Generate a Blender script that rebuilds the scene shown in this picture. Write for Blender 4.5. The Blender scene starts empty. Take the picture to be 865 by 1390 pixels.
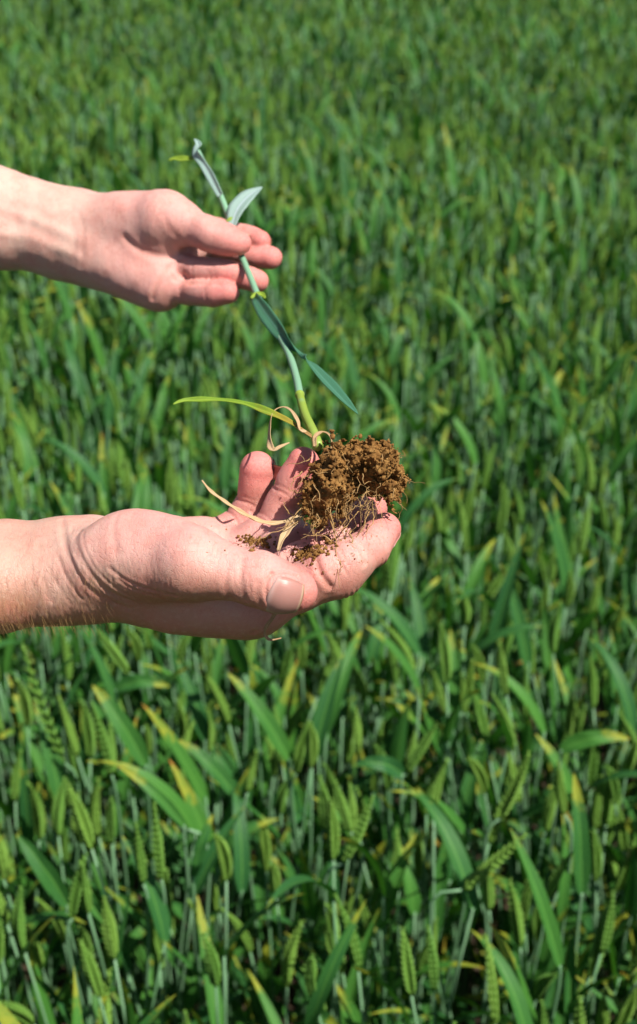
import bpy, math, random
import numpy as np
from mathutils import Vector, Matrix, Euler
random.seed(7)
RNG = np.random.default_rng(7)
S = bpy.context.scene
COL = S.collection

# ------------------------------------------------------------------ camera
CAM_H, PITCH, LENS = 1.66, 29.5, 50.0
cam_d = bpy.data.cameras.new('camera')
cam = bpy.data.objects.new('camera', cam_d); COL.objects.link(cam)
cam.location = (0, 0, CAM_H)
cam.rotation_euler = (math.radians(90 - PITCH), 0, 0)
cam_d.sensor_fit = 'VERTICAL'; cam_d.sensor_height = 36.0; cam_d.sensor_width = 36.0
cam_d.lens = LENS; cam_d.clip_start = 0.02; cam_d.clip_end = 2000
cam_d.dof.use_dof = True; cam_d.dof.focus_distance = 0.69; cam_d.dof.aperture_fstop = 10.5
S.camera = cam

# ------------------------------------------------------------------ light
SUN_EL, SUN_AZ = 57.0, 123.0          # azimuth measured from +y (away from camera) towards +x
w = bpy.data.worlds.new('World'); S.world = w; w.use_nodes = True
nt = w.node_tree; bg = nt.nodes['Background']
sky = nt.nodes.new('ShaderNodeTexSky'); sky.sky_type = 'NISHITA'; sky.sun_disc = False
sky.sun_elevation = math.radians(SUN_EL); sky.sun_rotation = math.radians(SUN_AZ)
nt.links.new(sky.outputs[0], bg.inputs[0]); bg.inputs[1].default_value = 0.05
sd = bpy.data.lights.new('sun', 'SUN'); sun = bpy.data.objects.new('sun', sd); COL.objects.link(sun)
sd.energy = 5.0; sd.angle = math.radians(0.53); sd.color = (1.0, 0.95, 0.87)
el, az = math.radians(SUN_EL), math.radians(SUN_AZ)
to_sun = Vector((math.cos(el) * math.sin(az), math.cos(el) * math.cos(az), math.sin(el)))
sun.rotation_euler = to_sun.to_track_quat('Z', 'Y').to_euler()
sun.location = (2, -1, 5)
S.view_settings.view_transform = 'Standard'; S.view_settings.look = 'None'
S.view_settings.exposure = 0.42; S.view_settings.gamma = 1.0
S.cycles.max_bounces = 7; S.cycles.diffuse_bounces = 1; S.cycles.glossy_bounces = 2
S.cycles.transmission_bounces = 3; S.cycles.transparent_max_bounces = 4

# ------------------------------------------------------------------ frames of reference
F = 1930.0
RC = np.array(Matrix.Rotation(math.radians(90 - PITCH), 3, 'X'), dtype=np.float64)
CL = np.array([0, 0, CAM_H])
def c2w(p):                                   # camera frame, mm -> world, m
    return (np.asarray(p, dtype=np.float64) / 1000.0) @ RC.T + CL
def w2c(p):
    return ((np.asarray(p, dtype=np.float64) - CL) @ RC) * 1000.0
def P(px, py, z=0.0, D=680.0):
    d = D - z
    return np.array([(px - 432.5) / F * d, (695 - py) / F * d, -d])
def nrm(v): return v / (np.linalg.norm(v) + 1e-12)
UP = nrm(w2c([0, 0, 1]) - w2c([0, 0, 0])); AWAY = nrm(w2c([0, 1, 0]) - w2c([0, 0, 0]))
RIGHT = np.array([1., 0, 0])

def tag(o, label=None, cat=None, group=None, kind=None):
    if label: o['label'] = label
    if cat: o['category'] = cat
    if group: o['group'] = group
    if kind: o['kind'] = kind
    return o
def mesh_obj(name, verts, faces, mats, parent=None, fmat=None, smooth=True, attrs=None):
    me = bpy.data.meshes.new(name)
    verts = np.asarray(verts, dtype=np.float32)
    if isinstance(faces, np.ndarray):
        me.from_pydata([], [], [])
        n, k = faces.shape
        me.vertices.add(len(verts)); me.vertices.foreach_set('co', verts.ravel())
        me.loops.add(n * k); me.loops.foreach_set('vertex_index', faces.astype(np.int32).ravel())
        me.polygons.add(n); me.polygons.foreach_set('loop_start', np.arange(0, n * k, k, dtype=np.int32))
        me.update(calc_edges=True)
    else:
        me.from_pydata([tuple(map(float, v)) for v in verts], [], faces)
    for m in (mats if isinstance(mats, (list, tuple)) else [mats]): me.materials.append(m)
    if fmat is not None: me.polygons.foreach_set('material_index', np.asarray(fmat, dtype=np.int32))
    if smooth: me.polygons.foreach_set('use_smooth', np.ones(len(me.polygons), dtype=bool))
    for an, (typ, arr) in (attrs or {}).items():
        a = me.attributes.new(an, typ, 'POINT')
        a.data.foreach_set('color' if typ == 'FLOAT_COLOR' else ('vector' if typ == 'FLOAT_VECTOR' else 'value'), np.asarray(arr, dtype=np.float32 if typ != 'INT' else np.int32).ravel())
    me.update()
    o = bpy.data.objects.new(name, me); COL.objects.link(o)
    if parent is not None: o.parent = parent
    return o
def empty(name, loc=(0, 0, 0)):
    o = bpy.data.objects.new(name, None); COL.objects.link(o); o.location = loc; o.empty_display_size = 0.05
    return o

# ------------------------------------------------------------------ materials
def mat(name):
    m = bpy.data.materials.new(name); m.use_nodes = True
    t = m.node_tree; return m, t, t.nodes['Principled BSDF'], t.nodes['Material Output']
def node(t, typ, **kw):
    n = t.nodes.new(typ)
    for k, v in kw.items():
        if k.startswith('i_'):
            n.inputs[k[2:].replace('_', ' ')].default_value = v
        else: setattr(n, k, v)
    return n
def mixc(t, fac, a, b, blend='MIX'):
    n = t.nodes.new('ShaderNodeMix'); n.data_type = 'RGBA'; n.blend_type = blend
    for s, v in ((n.inputs[0], fac), (n.inputs[6], a), (n.inputs[7], b)):
        if hasattr(v, 'links') or isinstance(v, bpy.types.NodeSocket): t.links.new(v, s)
        elif isinstance(v, (tuple, list)): s.default_value = (*v[:3], 1)
        else: s.default_value = v
    return n.outputs[2]
def mth(t, op, a, b=0.0, c=0.0, clamp=False):
    n = t.nodes.new('ShaderNodeMath'); n.operation = op; n.use_clamp = clamp
    for s, v in zip(n.inputs, (a, b, c)):
        if isinstance(v, bpy.types.NodeSocket): t.links.new(v, s)
        else: s.default_value = v
    return n.outputs[0]
def ramp(t, fac, stops):
    n = t.nodes.new('ShaderNodeValToRGB'); t.links.new(fac, n.inputs[0])
    e = n.color_ramp.elements
    while len(e) < len(stops): e.new(0.5)
    for i, (p, c) in enumerate(stops): e[i].position = p; e[i].color = (*c, 1) if len(c) == 3 else c
    return n.outputs[0]

def plant_material(name, c1, c2, tipc=None, transl=0.3, rough=0.45, nscale=40, veins=0.0, rnd=0.17):
    """leaf-like surface: two greens, a per-stalk variation, an aged tip carried by the 'tip' attribute"""
    m, t, b, out = mat(name)
    L = t.links
    tc = node(t, 'ShaderNodeTexCoord'); oi = node(t, 'ShaderNodeObjectInfo')
    nz = node(t, 'ShaderNodeTexNoise', i_Scale=nscale, i_Detail=3.0); L.new(tc.outputs['Object'], nz.inputs['Vector'])
    f = mth(t, 'ADD', mth(t, 'MULTIPLY', oi.outputs['Random'], 0.75), mth(t, 'MULTIPLY', nz.outputs[0], 0.5), clamp=True)
    f = mth(t, 'SUBTRACT', f, 0.15, clamp=True)
    col = mixc(t, f, c1, c2)
    if veins:
        at = node(t, 'ShaderNodeAttribute', attribute_name='uu')
        wv = mth(t, 'SINE', mth(t, 'MULTIPLY', at.outputs['Fac'], 60.0))
        col = mixc(t, mth(t, 'MULTIPLY_ADD', wv, veins * 0.5, veins * 0.5), col, (c2[0] * 1.6, c2[1] * 1.5, c2[2] * 1.8))
        rib = ramp(t, mth(t, 'ABSOLUTE', at.outputs['Fac']), [(0.03, (1, 1, 1)), (0.12, (0, 0, 0))])
        col = mixc(t, mth(t, 'MULTIPLY', rib, 0.55), col, (min(1, c2[0] * 2.2), min(1, c2[1] * 1.7), min(1, c2[2] * 2.4)))
        bp = node(t, 'ShaderNodeBump', i_Strength=0.25, i_Distance=0.0006); L.new(wv, bp.inputs['Height']); L.new(bp.outputs[0], b.inputs['Normal'])
    if tipc:
        at = node(t, 'ShaderNodeAttribute', attribute_name='tip')
        n2 = node(t, 'ShaderNodeTexNoise', i_Scale=90, i_Detail=2.0); L.new(tc.outputs['Object'], n2.inputs['Vector'])
        a = mth(t, 'ADD', at.outputs['Fac'], mth(t, 'MULTIPLY', mth(t, 'SUBTRACT', n2.outputs[0], 0.5), 0.5))
        a = mth(t, 'ADD', a, mth(t, 'MULTIPLY', mth(t, 'SUBTRACT', oi.outputs['Random'], 0.5), rnd))
        k = ramp(t, a, [(0.66, (0, 0, 0)), (0.80, (1, 1, 1))])
        k2 = ramp(t, a, [(0.90, (0, 0, 0)), (1.0, (1, 1, 1))])
        col = mixc(t, k, col, tipc[0]); col = mixc(t, k2, col, tipc[1])
    L.new(col, b.inputs['Base Color']); b.inputs['Roughness'].default_value = rough
    b.inputs['Specular IOR Level'].default_value = 0.33
    if transl:
        tr = node(t, 'ShaderNodeBsdfTranslucent'); mx = node(t, 'ShaderNodeMixShader'); mx.inputs[0].default_value = transl
        L.new(mixc(t, 1.0, col, (1.25, 1.5, 0.5), 'MULTIPLY'), tr.inputs['Color'])
        L.new(b.outputs[0], mx.inputs[1]); L.new(tr.outputs[0], mx.inputs[2]); L.new(mx.outputs[0], out.inputs['Surface'])
    return m
M_LEAF = plant_material('wheat_leaf', (0.014, 0.088, 0.031), (0.062, 0.205, 0.024), ((0.28, 0.32, 0.03), (0.45, 0.20, 0.03)), 0.20, 0.5, 30, 0.25)
M_STEM = plant_material('wheat_stem', (0.12, 0.27, 0.12), (0.20, 0.36, 0.20), None, 0.0, 0.5, 25)
M_EAR = plant_material('wheat_ear', (0.115, 0.275, 0.042), (0.22, 0.395, 0.062), ((0.36, 0.36, 0.10), (0.4, 0.28, 0.08)), 0.15, 0.5, 120, rnd=0.1)
M_HSTEM = plant_material('held_stem', (0.10, 0.26, 0.12), (0.15, 0.34, 0.17), ((0.30, 0.42, 0.06), (0.36, 0.48, 0.10)), 0.1, 0.4, 60, 0.2, rnd=0)
M_HLEAF = plant_material('held_leaf', (0.045, 0.175, 0.085), (0.080, 0.24, 0.135), ((0.30, 0.30, 0.03), (0.50, 0.30, 0.08)), 0.25, 0.5, 60, 0.35, rnd=0)
M_GLAUC = plant_material('waxy_leaf', (0.24, 0.38, 0.32), (0.34, 0.48, 0.42), None, 0.2, 0.45, 60, 0.35)
M_YLEAF = plant_material('yellowing_leaf', (0.17, 0.34, 0.03), (0.28, 0.40, 0.04), ((0.42, 0.36, 0.05), (0.55, 0.33, 0.13)), 0.25, 0.5, 90, 0.4, rnd=0)
M_DRY = plant_material('dry_leaf', (0.36, 0.20, 0.08), (0.58, 0.42, 0.22), None, 0.15, 0.7, 200, 0.3)
M_ROOT = plant_material('root_fibre', (0.30, 0.17, 0.06), (0.52, 0.33, 0.14), None, 0.0, 0.7, 300)

m, t, b, out = mat('clod_soil'); M_SOIL = m
tc = node(t, 'ShaderNodeTexCoord')
n1 = node(t, 'ShaderNodeTexNoise', i_Scale=260, i_Detail=6.0, i_Roughness=0.7); t.links.new(tc.outputs['Object'], n1.inputs['Vector'])
n2 = node(t, 'ShaderNodeTexNoise', i_Scale=1500, i_Detail=4.0, i_Roughness=0.7); t.links.new(tc.outputs['Object'], n2.inputs['Vector'])
c = ramp(t, n1.outputs[0], [(0.30, (0.11, 0.052, 0.017)), (0.50, (0.30, 0.150, 0.044)), (0.70, (0.52, 0.30, 0.10))])
c = mixc(t, mth(t, 'MULTIPLY', n2.outputs[0], 0.5), c, (0.12, 0.055, 0.02))
t.links.new(c, b.inputs['Base Color']); b.inputs['Roughness'].default_value = 0.95; b.inputs['Specular IOR Level'].default_value = 0.1
bp = node(t, 'ShaderNodeBump', i_Strength=0.9, i_Distance=0.0006); t.links.new(n2.outputs[0], bp.inputs['Height']); t.links.new(bp.outputs[0], b.inputs['Normal'])

m, t, b, out = mat('field_ground'); M_GROUND = m
tc = node(t, 'ShaderNodeTexCoord')
n1 = node(t, 'ShaderNodeTexNoise', i_Scale=9, i_Detail=8.0, i_Roughness=0.7); t.links.new(tc.outputs['Object'], n1.inputs['Vector'])
c = ramp(t, n1.outputs[0], [(0.3, (0.03, 0.02, 0.011)), (0.7, (0.10, 0.065, 0.035))])
t.links.new(c, b.inputs['Base Color']); b.inputs['Roughness'].default_value = 0.95
bp = node(t, 'ShaderNodeBump', i_Strength=0.8, i_Distance=0.02); t.links.new(n1.outputs[0], bp.inputs['Height']); t.links.new(bp.outputs[0], b.inputs['Normal'])

# skin: colour from the 'skin' attribute (palm pink, tanned forearm and hand back, shade painted on undersides, red joints), fine relief
m, t, b, out = mat('skin'); M_SKIN = m
at = node(t, 'ShaderNodeAttribute', attribute_name='skin'); tc = node(t, 'ShaderNodeTexCoord')
n1 = node(t, 'ShaderNodeTexNoise', i_Scale=75, i_Detail=4.0, i_Roughness=0.6); t.links.new(tc.outputs['Object'], n1.inputs['Vector'])
n3 = node(t, 'ShaderNodeTexNoise', i_Scale=420, i_Detail=3.0); t.links.new(tc.outputs['Object'], n3.inputs['Vector'])
c = mixc(t, mth(t, 'MULTIPLY', ramp(t, n1.outputs[0], [(0.42, (0, 0, 0)), (0.72, (1, 1, 1))]), 0.48), at.outputs['Color'], (0.66, 0.24, 0.19))
c = mixc(t, mth(t, 'MULTIPLY', ramp(t, n3.outputs[0], [(0.5, (0, 0, 0)), (0.8, (1, 1, 1))]), 0.22), c, (0.80, 0.56, 0.44))
vl = node(t, 'ShaderNodeTexVoronoi', i_Scale=520, feature='DISTANCE_TO_EDGE'); mv = node(t, 'ShaderNodeMapping'); mv.inputs['Scale'].default_value = (1.0, 0.38, 0.38); mv.inputs['Rotation'].default_value = (0.3, 0.5, 0.5)
nw_ = node(t, 'ShaderNodeTexNoise', i_Scale=160, i_Detail=2.0); t.links.new(tc.outputs['Object'], nw_.inputs['Vector'])
vm = node(t, 'ShaderNodeVectorMath', operation='MULTIPLY_ADD'); vm.inputs[1].default_value = (0.008, 0.008, 0.008); t.links.new(nw_.outputs[1], vm.inputs[0]); t.links.new(tc.outputs['Object'], vm.inputs[2])
t.links.new(vm.outputs[0], mv.inputs['Vector']); t.links.new(mv.outputs[0], vl.inputs['Vector'])
line = ramp(t, vl.outputs[0], [(0.0, (1, 1, 1)), (0.055, (0, 0, 0))])
gaps = ramp(t, n1.outputs[0], [(0.40, (0, 0, 0)), (0.60, (1, 1, 1))])
c = mixc(t, mth(t, 'MULTIPLY', mth(t, 'MULTIPLY', line, gaps), 0.34), c, (0.50, 0.19, 0.14))
t.links.new(c, b.inputs['Base Color'])
b.inputs['Roughness'].default_value = 0.46; b.inputs['Specular IOR Level'].default_value = 0.38
b.inputs['Subsurface Weight'].default_value = 0.25; b.inputs['Subsurface Scale'].default_value = 0.002
b.inputs['Subsurface Radius'].default_value = (1.0, 0.32, 0.18)
mp = node(t, 'ShaderNodeMapping'); mp.inputs['Scale'].default_value = (1.0, 1.0, 1.0); mp.inputs['Rotation'].default_value = (0, 0.4, 0.3)
t.links.new(tc.outputs['Object'], mp.inputs['Vector'])
vo = node(t, 'ShaderNodeTexVoronoi', i_Scale=1500, feature='DISTANCE_TO_EDGE'); t.links.new(mp.outputs[0], vo.inputs['Vector'])
mp2 = node(t, 'ShaderNodeMapping'); mp2.inputs['Scale'].default_value = (1.0, 0.25, 0.25); t.links.new(tc.outputs['Object'], mp2.inputs['Vector'])
n4 = node(t, 'ShaderNodeTexNoise', i_Scale=700, i_Detail=4.0, i_Roughness=0.6); t.links.new(mp2.outputs[0], n4.inputs['Vector'])
h = mth(t, 'ADD', mth(t, 'MULTIPLY', mth(t, 'MINIMUM', vo.outputs[0], 0.25), 1.6), n4.outputs[0])
h = mth(t, 'SUBTRACT', h, mth(t, 'MULTIPLY', line, 0.8))
bp = node(t, 'ShaderNodeBump', i_Strength=0.45, i_Distance=0.0004); t.links.new(h, bp.inputs['Height']); t.links.new(bp.outputs[0], b.inputs['Normal'])

m, t, b, out = mat('nail'); M_NAIL = m
at = node(t, 'ShaderNodeAttribute', attribute_name='tip'); uu = node(t, 'ShaderNodeAttribute', attribute_name='uu')
c = ramp(t, at.outputs['Fac'], [(0.0, (0.66, 0.42, 0.37)), (0.18, (0.50, 0.25, 0.21)), (0.90, (0.44, 0.21, 0.175)), (0.95, (0.56, 0.38, 0.26)), (1.0, (0.26, 0.15, 0.08))])
t.links.new(c, b.inputs['Base Color']); b.inputs['Roughness'].default_value = 0.42
b.inputs['Subsurface Weight'].default_value = 0.2; b.inputs['Subsurface Scale'].default_value = 0.002; b.inputs['Subsurface Radius'].default_value = (1, 0.4, 0.3)
wv = mth(t, 'SINE', mth(t, 'MULTIPLY', uu.outputs['Fac'], 70.0))
bp = node(t, 'ShaderNodeBump', i_Strength=0.05, i_Distance=0.0002); t.links.new(wv, bp.inputs['Height']); t.links.new(bp.outputs[0], b.inputs['Normal'])
def plain(name, col, rough=0.8, scale=120, amp=0.25):
    m, t, b, out = mat(name); tc = node(t, 'ShaderNodeTexCoord')
    n = node(t, 'ShaderNodeTexNoise', i_Scale=scale, i_Detail=4.0); t.links.new(tc.outputs['Object'], n.inputs['Vector'])
    t.links.new(mixc(t, n.outputs[0], tuple(x * (1 - amp) for x in col), tuple(min(1, x * (1 + amp)) for x in col)), b.inputs['Base Color'])
    b.inputs['Roughness'].default_value = rough
    bp = node(t, 'ShaderNodeBump', i_Strength=0.2, i_Distance=0.001); t.links.new(n.outputs[0], bp.inputs['Height']); t.links.new(bp.outputs[0], b.inputs['Normal'])
    return m
M_SHIRT = plain('shirt_cotton', (0.10, 0.16, 0.26)); M_TROUSER = plain('trouser_cloth', (0.07, 0.065, 0.055))
M_BOOT = plain('boot_rubber', (0.02, 0.03, 0.02), 0.5); M_HAIR = plain('hair', (0.07, 0.045, 0.03), 0.6, 400, 0.5)
M_EYE = plain('eye', (0.7, 0.7, 0.7), 0.2)

# ------------------------------------------------------------------ ground
gv, gf = [], []
n = 60; xs = np.sign(np.linspace(-1, 1, n)) * np.abs(np.linspace(-1, 1, n)) ** 3 * 400
for i, x in enumerate(xs):
    for j, y in enumerate(xs):
        gv.append((x, y + 3, 0.012 * math.sin(x * 7.1) * math.cos(y * 5.3)))
for i in range(n - 1):
    for j in range(n - 1): gf.append((i * n + j, (i + 1) * n + j, (i + 1) * n + j + 1, i * n + j + 1))
tag(mesh_obj('ground', gv, gf, M_GROUND), 'dark bare earth under the wheat', None, None, 'structure')

# the crop beyond the modelled stalks, out to the horizon
M_FAR = plain('far_crop_green', (0.06, 0.16, 0.03), 0.9, 3.0, 0.5)
cv_, cf_ = [], []
RR = [33, 40, 55, 90, 180, 399]
for i, r_ in enumerate(RR):
    for k in range(96):
        a = 2 * math.pi * k / 96; cv_.append((r_ * math.sin(a) * (1 if i else 1.0), r_ * math.cos(a), 0.50 + 0.03 * math.sin(k * 5.0 + i)))
for i in range(len(RR) - 1):
    for k in range(96): cf_.append((i * 96 + k, i * 96 + (k + 1) % 96, (i + 1) * 96 + (k + 1) % 96, (i + 1) * 96 + k))
tag(mesh_obj('distant_crop', cv_, cf_, M_FAR), 'far canopy of the wheat crop reading as one green mass', 'wheat crop', None, 'stuff')

# ------------------------------------------------------------------ wheat
def tube(path, rad, ns=6):
    path = np.asarray(path, float); n = len(path); V = []; Fc = []
    rad = np.broadcast_to(rad, n)
    T = np.gradient(path, axis=0); T /= np.linalg.norm(T, axis=1)[:, None] + 1e-12
    ref = np.array([1., 0, 0]) if abs(T[0][0]) < 0.8 else np.array([0, 1., 0])
    u = nrm(np.cross(T[0], ref))
    for i in range(n):
        u = nrm(u - T[i] * np.dot(u, T[i])); v = np.cross(T[i], u)
        for k in range(ns):
            a = 2 * math.pi * k / ns; V.append(path[i] + rad[i] * (math.cos(a) * u + math.sin(a) * v))
    for i in range(n - 1):
        for k in range(ns): Fc.append((i * ns + k, i * ns + (k + 1) % ns, (i + 1) * ns + (k + 1) % ns, (i + 1) * ns + k))
    c0 = len(V); V.append(path[0]); V.append(path[-1])
    for k in range(ns):
        Fc.append((c0, (k + 1) % ns, k)); Fc.append((c0 + 1, (n - 1) * ns + k, (n - 1) * ns + (k + 1) % ns))
    return np.array(V), Fc
def catmull(pts, n):
    pts = np.asarray(pts, float); m = len(pts)
    s = np.linspace(0, m - 1, n); out = []
    for q in s:
        i = min(int(q), m - 2); f = q - i
        p0 = pts[max(i - 1, 0)]; p1 = pts[i]; p2 = pts[i + 1]; p3 = pts[min(i + 2, m - 1)]
        out.append(0.5 * (2 * p1 + (p2 - p0) * f + (2 * p0 - 5 * p1 + 4 * p2 - p3) * f * f + (3 * p1 - p0 - 3 * p2 + p3) * f ** 3))
    return np.array(out)
def strip(path, width, nvec, fold=0.3, nw=5, tip0=0.0, wav=0.0, thick=0.0):
    """leaf blade: path centre line, width per point, nvec = surface normals (per point), V-folded"""
    path = np.asarray(path, float); n = len(path); V = []; Fc = []; tip = []; uu = []
    T = np.gradient(path, axis=0)
    for i in range(n):
        tt = nrm(T[i]); nn = nrm(nvec[i] - tt * np.dot(nvec[i], tt)); s = np.cross(nn, tt)
        for k in range(nw):
            q = (k / (nw - 1)) * 2 - 1
            h = fold * abs(q) * width[i] / 2 + wav * width[i] * math.sin(i * 1.1 + q * 2.0)
            V.append(path[i] + s * q * width[i] / 2 * (1 - 0.15 * fold) + nn * h)
            tip.append(tip0 + (1 - tip0) * i / (n - 1)); uu.append(q)
    for i in range(n - 1):
        for k in range(nw - 1): Fc.append((i * nw + k, i * nw + k + 1, (i + 1) * nw + k + 1, (i + 1) * nw + k))
    return np.array(V), Fc, np.array(tip), np.array(uu)
def wheat_leaf(h, length, width, el0, droop, twist, az, seed, age=0.0):
    """blade leaving the stem at height h; angle from vertical el0 grows by droop along its length"""
    r = random.Random(seed); n = 13; p = np.array([0, 0, h]); path = [p.copy()]; nv = []
    a = el0; d = np.array([math.cos(az), math.sin(az), 0])
    sideb = np.array([-math.sin(az), math.cos(az), 0]); sw = r.uniform(-0.25, 0.25)
    for i in range(n):
        f = i / (n - 1)
        tv = math.sin(a) * d + math.cos(a) * np.array([0, 0, 1]); up = -math.cos(a) * d + math.sin(a) * np.array([0, 0, 1])
        tw = twist * f ** 1.3
        nv.append(math.cos(tw) * up + math.sin(tw) * sideb)
        if i: p = p + (tv + sideb * sw * f) * length / (n - 1); path.append(p.copy())
        a += droop / (n - 1) * (0.4 + 1.2 * f)
    wd = [width * min(1, (0.45 + 3.2 * i / (n - 1))) * (1 - (i / (n - 1)) ** 3.2) + 0.0005 for i in range(n)]
    V, Fc, tip, uu = strip(path, wd, nv, 0.32, 5, 0, 0.0)
    tip = np.clip(tip * 0.80 + age, 0, 1.2)
    return V, Fc, tip, uu
def spikelet(c, axis, outd, ln, wd, th):
    """pointed husk: 5 rings of 5"""
    axis = nrm(axis); o = nrm(outd - axis * np.dot(outd, axis)); s = np.cross(axis, o)
    V = [c - axis * ln * 0.5]; Fc = []
    prof = [(-0.30, 0.7), (0.0, 1.0), (0.30, 0.72)]
    for z, r_ in prof:
        for k in range(5):
            a = 2 * math.pi * k / 5; V.append(c + axis * ln * z + s * math.cos(a) * wd * r_ / 2 + o * math.sin(a) * th * r_ / 2)
    V.append(c + axis * ln * 0.62 + o * th * 0.15)
    for k in range(5):
        k2 = (k + 1) % 5; Fc.append((0, 1 + k2, 1 + k))
        for q in range(2): Fc.append((1 + q * 5 + k, 1 + q * 5 + k2, 6 + q * 5 + k2, 6 + q * 5 + k))
        Fc.append((11 + k, 11 + k2, 16))
    return V, Fc
def wheat_ear(base, dirv, bend, length, seed):
    r = random.Random(seed); V = []; Fc = []; tip = []
    az = r.uniform(0, 6.28); fl = np.array([math.cos(az), math.sin(az), 0.]); dirv = nrm(np.asarray(dirv, float))
    fl = nrm(fl - dirv * np.dot(fl, dirv)); bd = nrm(np.array([bend[0], bend[1], 0.0]) + 1e-6)
    n = 24; p = np.array(base, float); pth = [p.copy()]
    for i in range(n):
        f = i / (n - 1); tv = nrm(dirv + bd * (bend[2] * f)); p = p + tv * length / n; pth.append(p.copy())
        sgn = 1 if i % 2 else -1; o = fl * sgn
        env = (0.62 + 0.55 * math.sin(math.pi * min(1, f * 1.05 + 0.10)) ** 0.8) * (1 - 0.35 * f * f)
        for q in (-1, 0, 1):
            s = np.cross(tv, o)
            ax = tv + o * 0.30 + s * q * 0.22
            c = p + o * 0.0026 * env + s * q * 0.0020 * env + tv * 0.002
            v, fc = spikelet(c, ax, o, 0.0122 * env * r.uniform(0.85, 1.12), 0.0036 * env, 0.0033 * env)
            b0 = len(V); V += v; Fc += [tuple(x + b0 for x in g) for g in fc]; tip += [0.1 + 0.25 * (k > 15) + 0.2 * r.random() * (k > 10) for k in range(17)]
    tv, tf = tube(pth, 0.0014, 4); b0 = len(V); V += list(tv); Fc += [tuple(x + b0 for x in g) for g in tf]; tip += [0.2] * len(tv)
    return np.array(V), Fc, np.array(tip)
def stem_path(h, lean, seed):
    r = random.Random(seed); a = r.uniform(0, 6.28); o = []
    for i in range(9):
        f = i / 8; o.append((lean * f * f * math.cos(a) * h, lean * f * f * math.sin(a) * h, h * f))
    return np.array(o), nrm(np.array(o[-1]) - np.array(o[-2]))

NV = 16
VAR = []          # each: list of (kind, V, F, tip, uu)
for k in range(NV):
    r = random.Random(100 + k)
    has_ear = (k % 16) < 10
    h = r.uniform(0.455, 0.57) if has_ear else r.uniform(0.46, 0.57)
    sp, sdir = stem_path(h, r.uniform(0.02, 0.13), 200 + k)
    V, Fc = tube(sp, np.linspace(0.0022, 0.0013, 9), 6)
    parts = [('stem', V, Fc, None, None)]
    if has_ear:
        a = r.uniform(0, 6.28)
        V, Fc, tp = wheat_ear(sp[-1], sdir, (math.cos(a), math.sin(a), r.uniform(0.05, 0.55)), r.uniform(0.058, 0.084), 300 + k)
        parts.append(('ear', V, Fc, tp, None))
    nl = 3 if has_ear else 4
    az0 = r.uniform(0, 6.28)
    for q in range(nl):
        f = [0.76, 0.52, 0.34, 0.2][q] if has_ear else [1.04, 0.78, 0.52, 0.32][q]
        f *= r.uniform(0.93, 1.04)
        f = min(f, 1.0)
        hz = h * f; off = np.array([np.interp(hz, sp[:, 2], sp[:, 0]), np.interp(hz, sp[:, 2], sp[:, 1]), 0])
        age = r.choice([0.0, 0.03, 0.09]) + (0.08 if q == nl - 1 else 0)
        V, Fc, tp, uu = wheat_leaf(hz, r.uniform(0.10, 0.17) * (0.85 if q == 0 else 1), r.uniform(0.012, 0.022), r.uniform(0.12, 0.55) + 0.10 * q,
                                   r.choice([0.0, 0.15, 0.3, 0.6, 1.2]), r.uniform(-1.6, 1.6), az0 + q * 2.6 + r.uniform(-.5, .5), 400 + 10 * k + q, age)
        V = V + off
        parts.append(('leaf', V, Fc, tp, uu))
    VAR.append(parts)
MATS = {'stem': M_STEM, 'ear': M_EAR, 'leaf': M_LEAF}
VMESH = []
for k, parts in enumerate(VAR):
    row = []
    for (kd, V, Fc, tp, uu) in parts:
        me_o = mesh_obj(kd, V, Fc, MATS[kd], attrs={'tip': ('FLOAT', tp if tp is not None else np.zeros(len(V))), 'uu': ('FLOAT', uu if uu is not None else np.zeros(len(V)))})
        row.append((kd, me_o.data)); bpy.data.objects.remove(me_o)
    VMESH.append(row)

# where the stalks stand: drilled rows running away from the camera, jittered
def field_points(x0, x1, y0, y1, dens, seed):
    g = np.random.default_rng(seed); n = int((x1 - x0) * (y1 - y0) * dens)
    x = g.uniform(x0, x1, n); y = g.uniform(y0, y1, n)
    return np.stack([x, y], 1)
DENS = 540
pts = np.concatenate([field_points(-3.2, 3.2, -0.5, 9.5, DENS, 1), field_points(-6, 6, 9.5, 16, 200, 2),
                      field_points(-6, -3.2, -0.5, 9.5, 120, 3), field_points(3.2, 6, -0.5, 9.5, 120, 4),
                      field_points(-22, 22, 16, 34, 60, 5)])
g = np.random.default_rng(9)
pts = pts[~((np.abs(pts[:, 0] + 0.57) < 0.19) & (np.abs(pts[:, 1] - 0.73) < 0.24))]     # the person stands here
pts = pts[~((np.abs(pts[:, 0]) < 0.2) & (pts[:, 1] > -0.3) & (pts[:, 1] < 0.16))]       # the photographer stands here
N = len(pts)
pick = g.integers(0, NV, N); rotz = g.uniform(0, 2 * math.pi, N)
tilt = g.normal(0, 0.07, (N, 2)); scl = g.normal(1.0, 0.07, N)
und = 0.035 * np.sin(pts[:, 0] * 1.3 + 1.0 + 0.5 * pts[:, 1]) + 0.03 * np.sin(pts[:, 1] * 2.1 - 0.4 * pts[:, 0])
dip = -0.30 * np.exp(-((pts[:, 1] - (4.75 - 1.0 * pts[:, 0] + 0.2 * np.sin(pts[:, 0] * 4.0))) / 0.33) ** 2)
dip += -0.18 * np.exp(-((pts[:, 1] - (2.9 - 0.5 * pts[:, 0])) / 0.12) ** 2) * (pts[:, 0] > 0)
band_ = np.exp(-((pts[:, 1] - (4.75 - 1.0 * pts[:, 0] + 0.2 * np.sin(pts[:, 0] * 4.0))) / 0.42) ** 2)
leafy = (band_ > g.uniform(0.15, 0.7, N)); pick[leafy] = 10 + pick[leafy] % 6
scl = np.clip(scl + und + dip, 0.62, 1.16)
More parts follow.
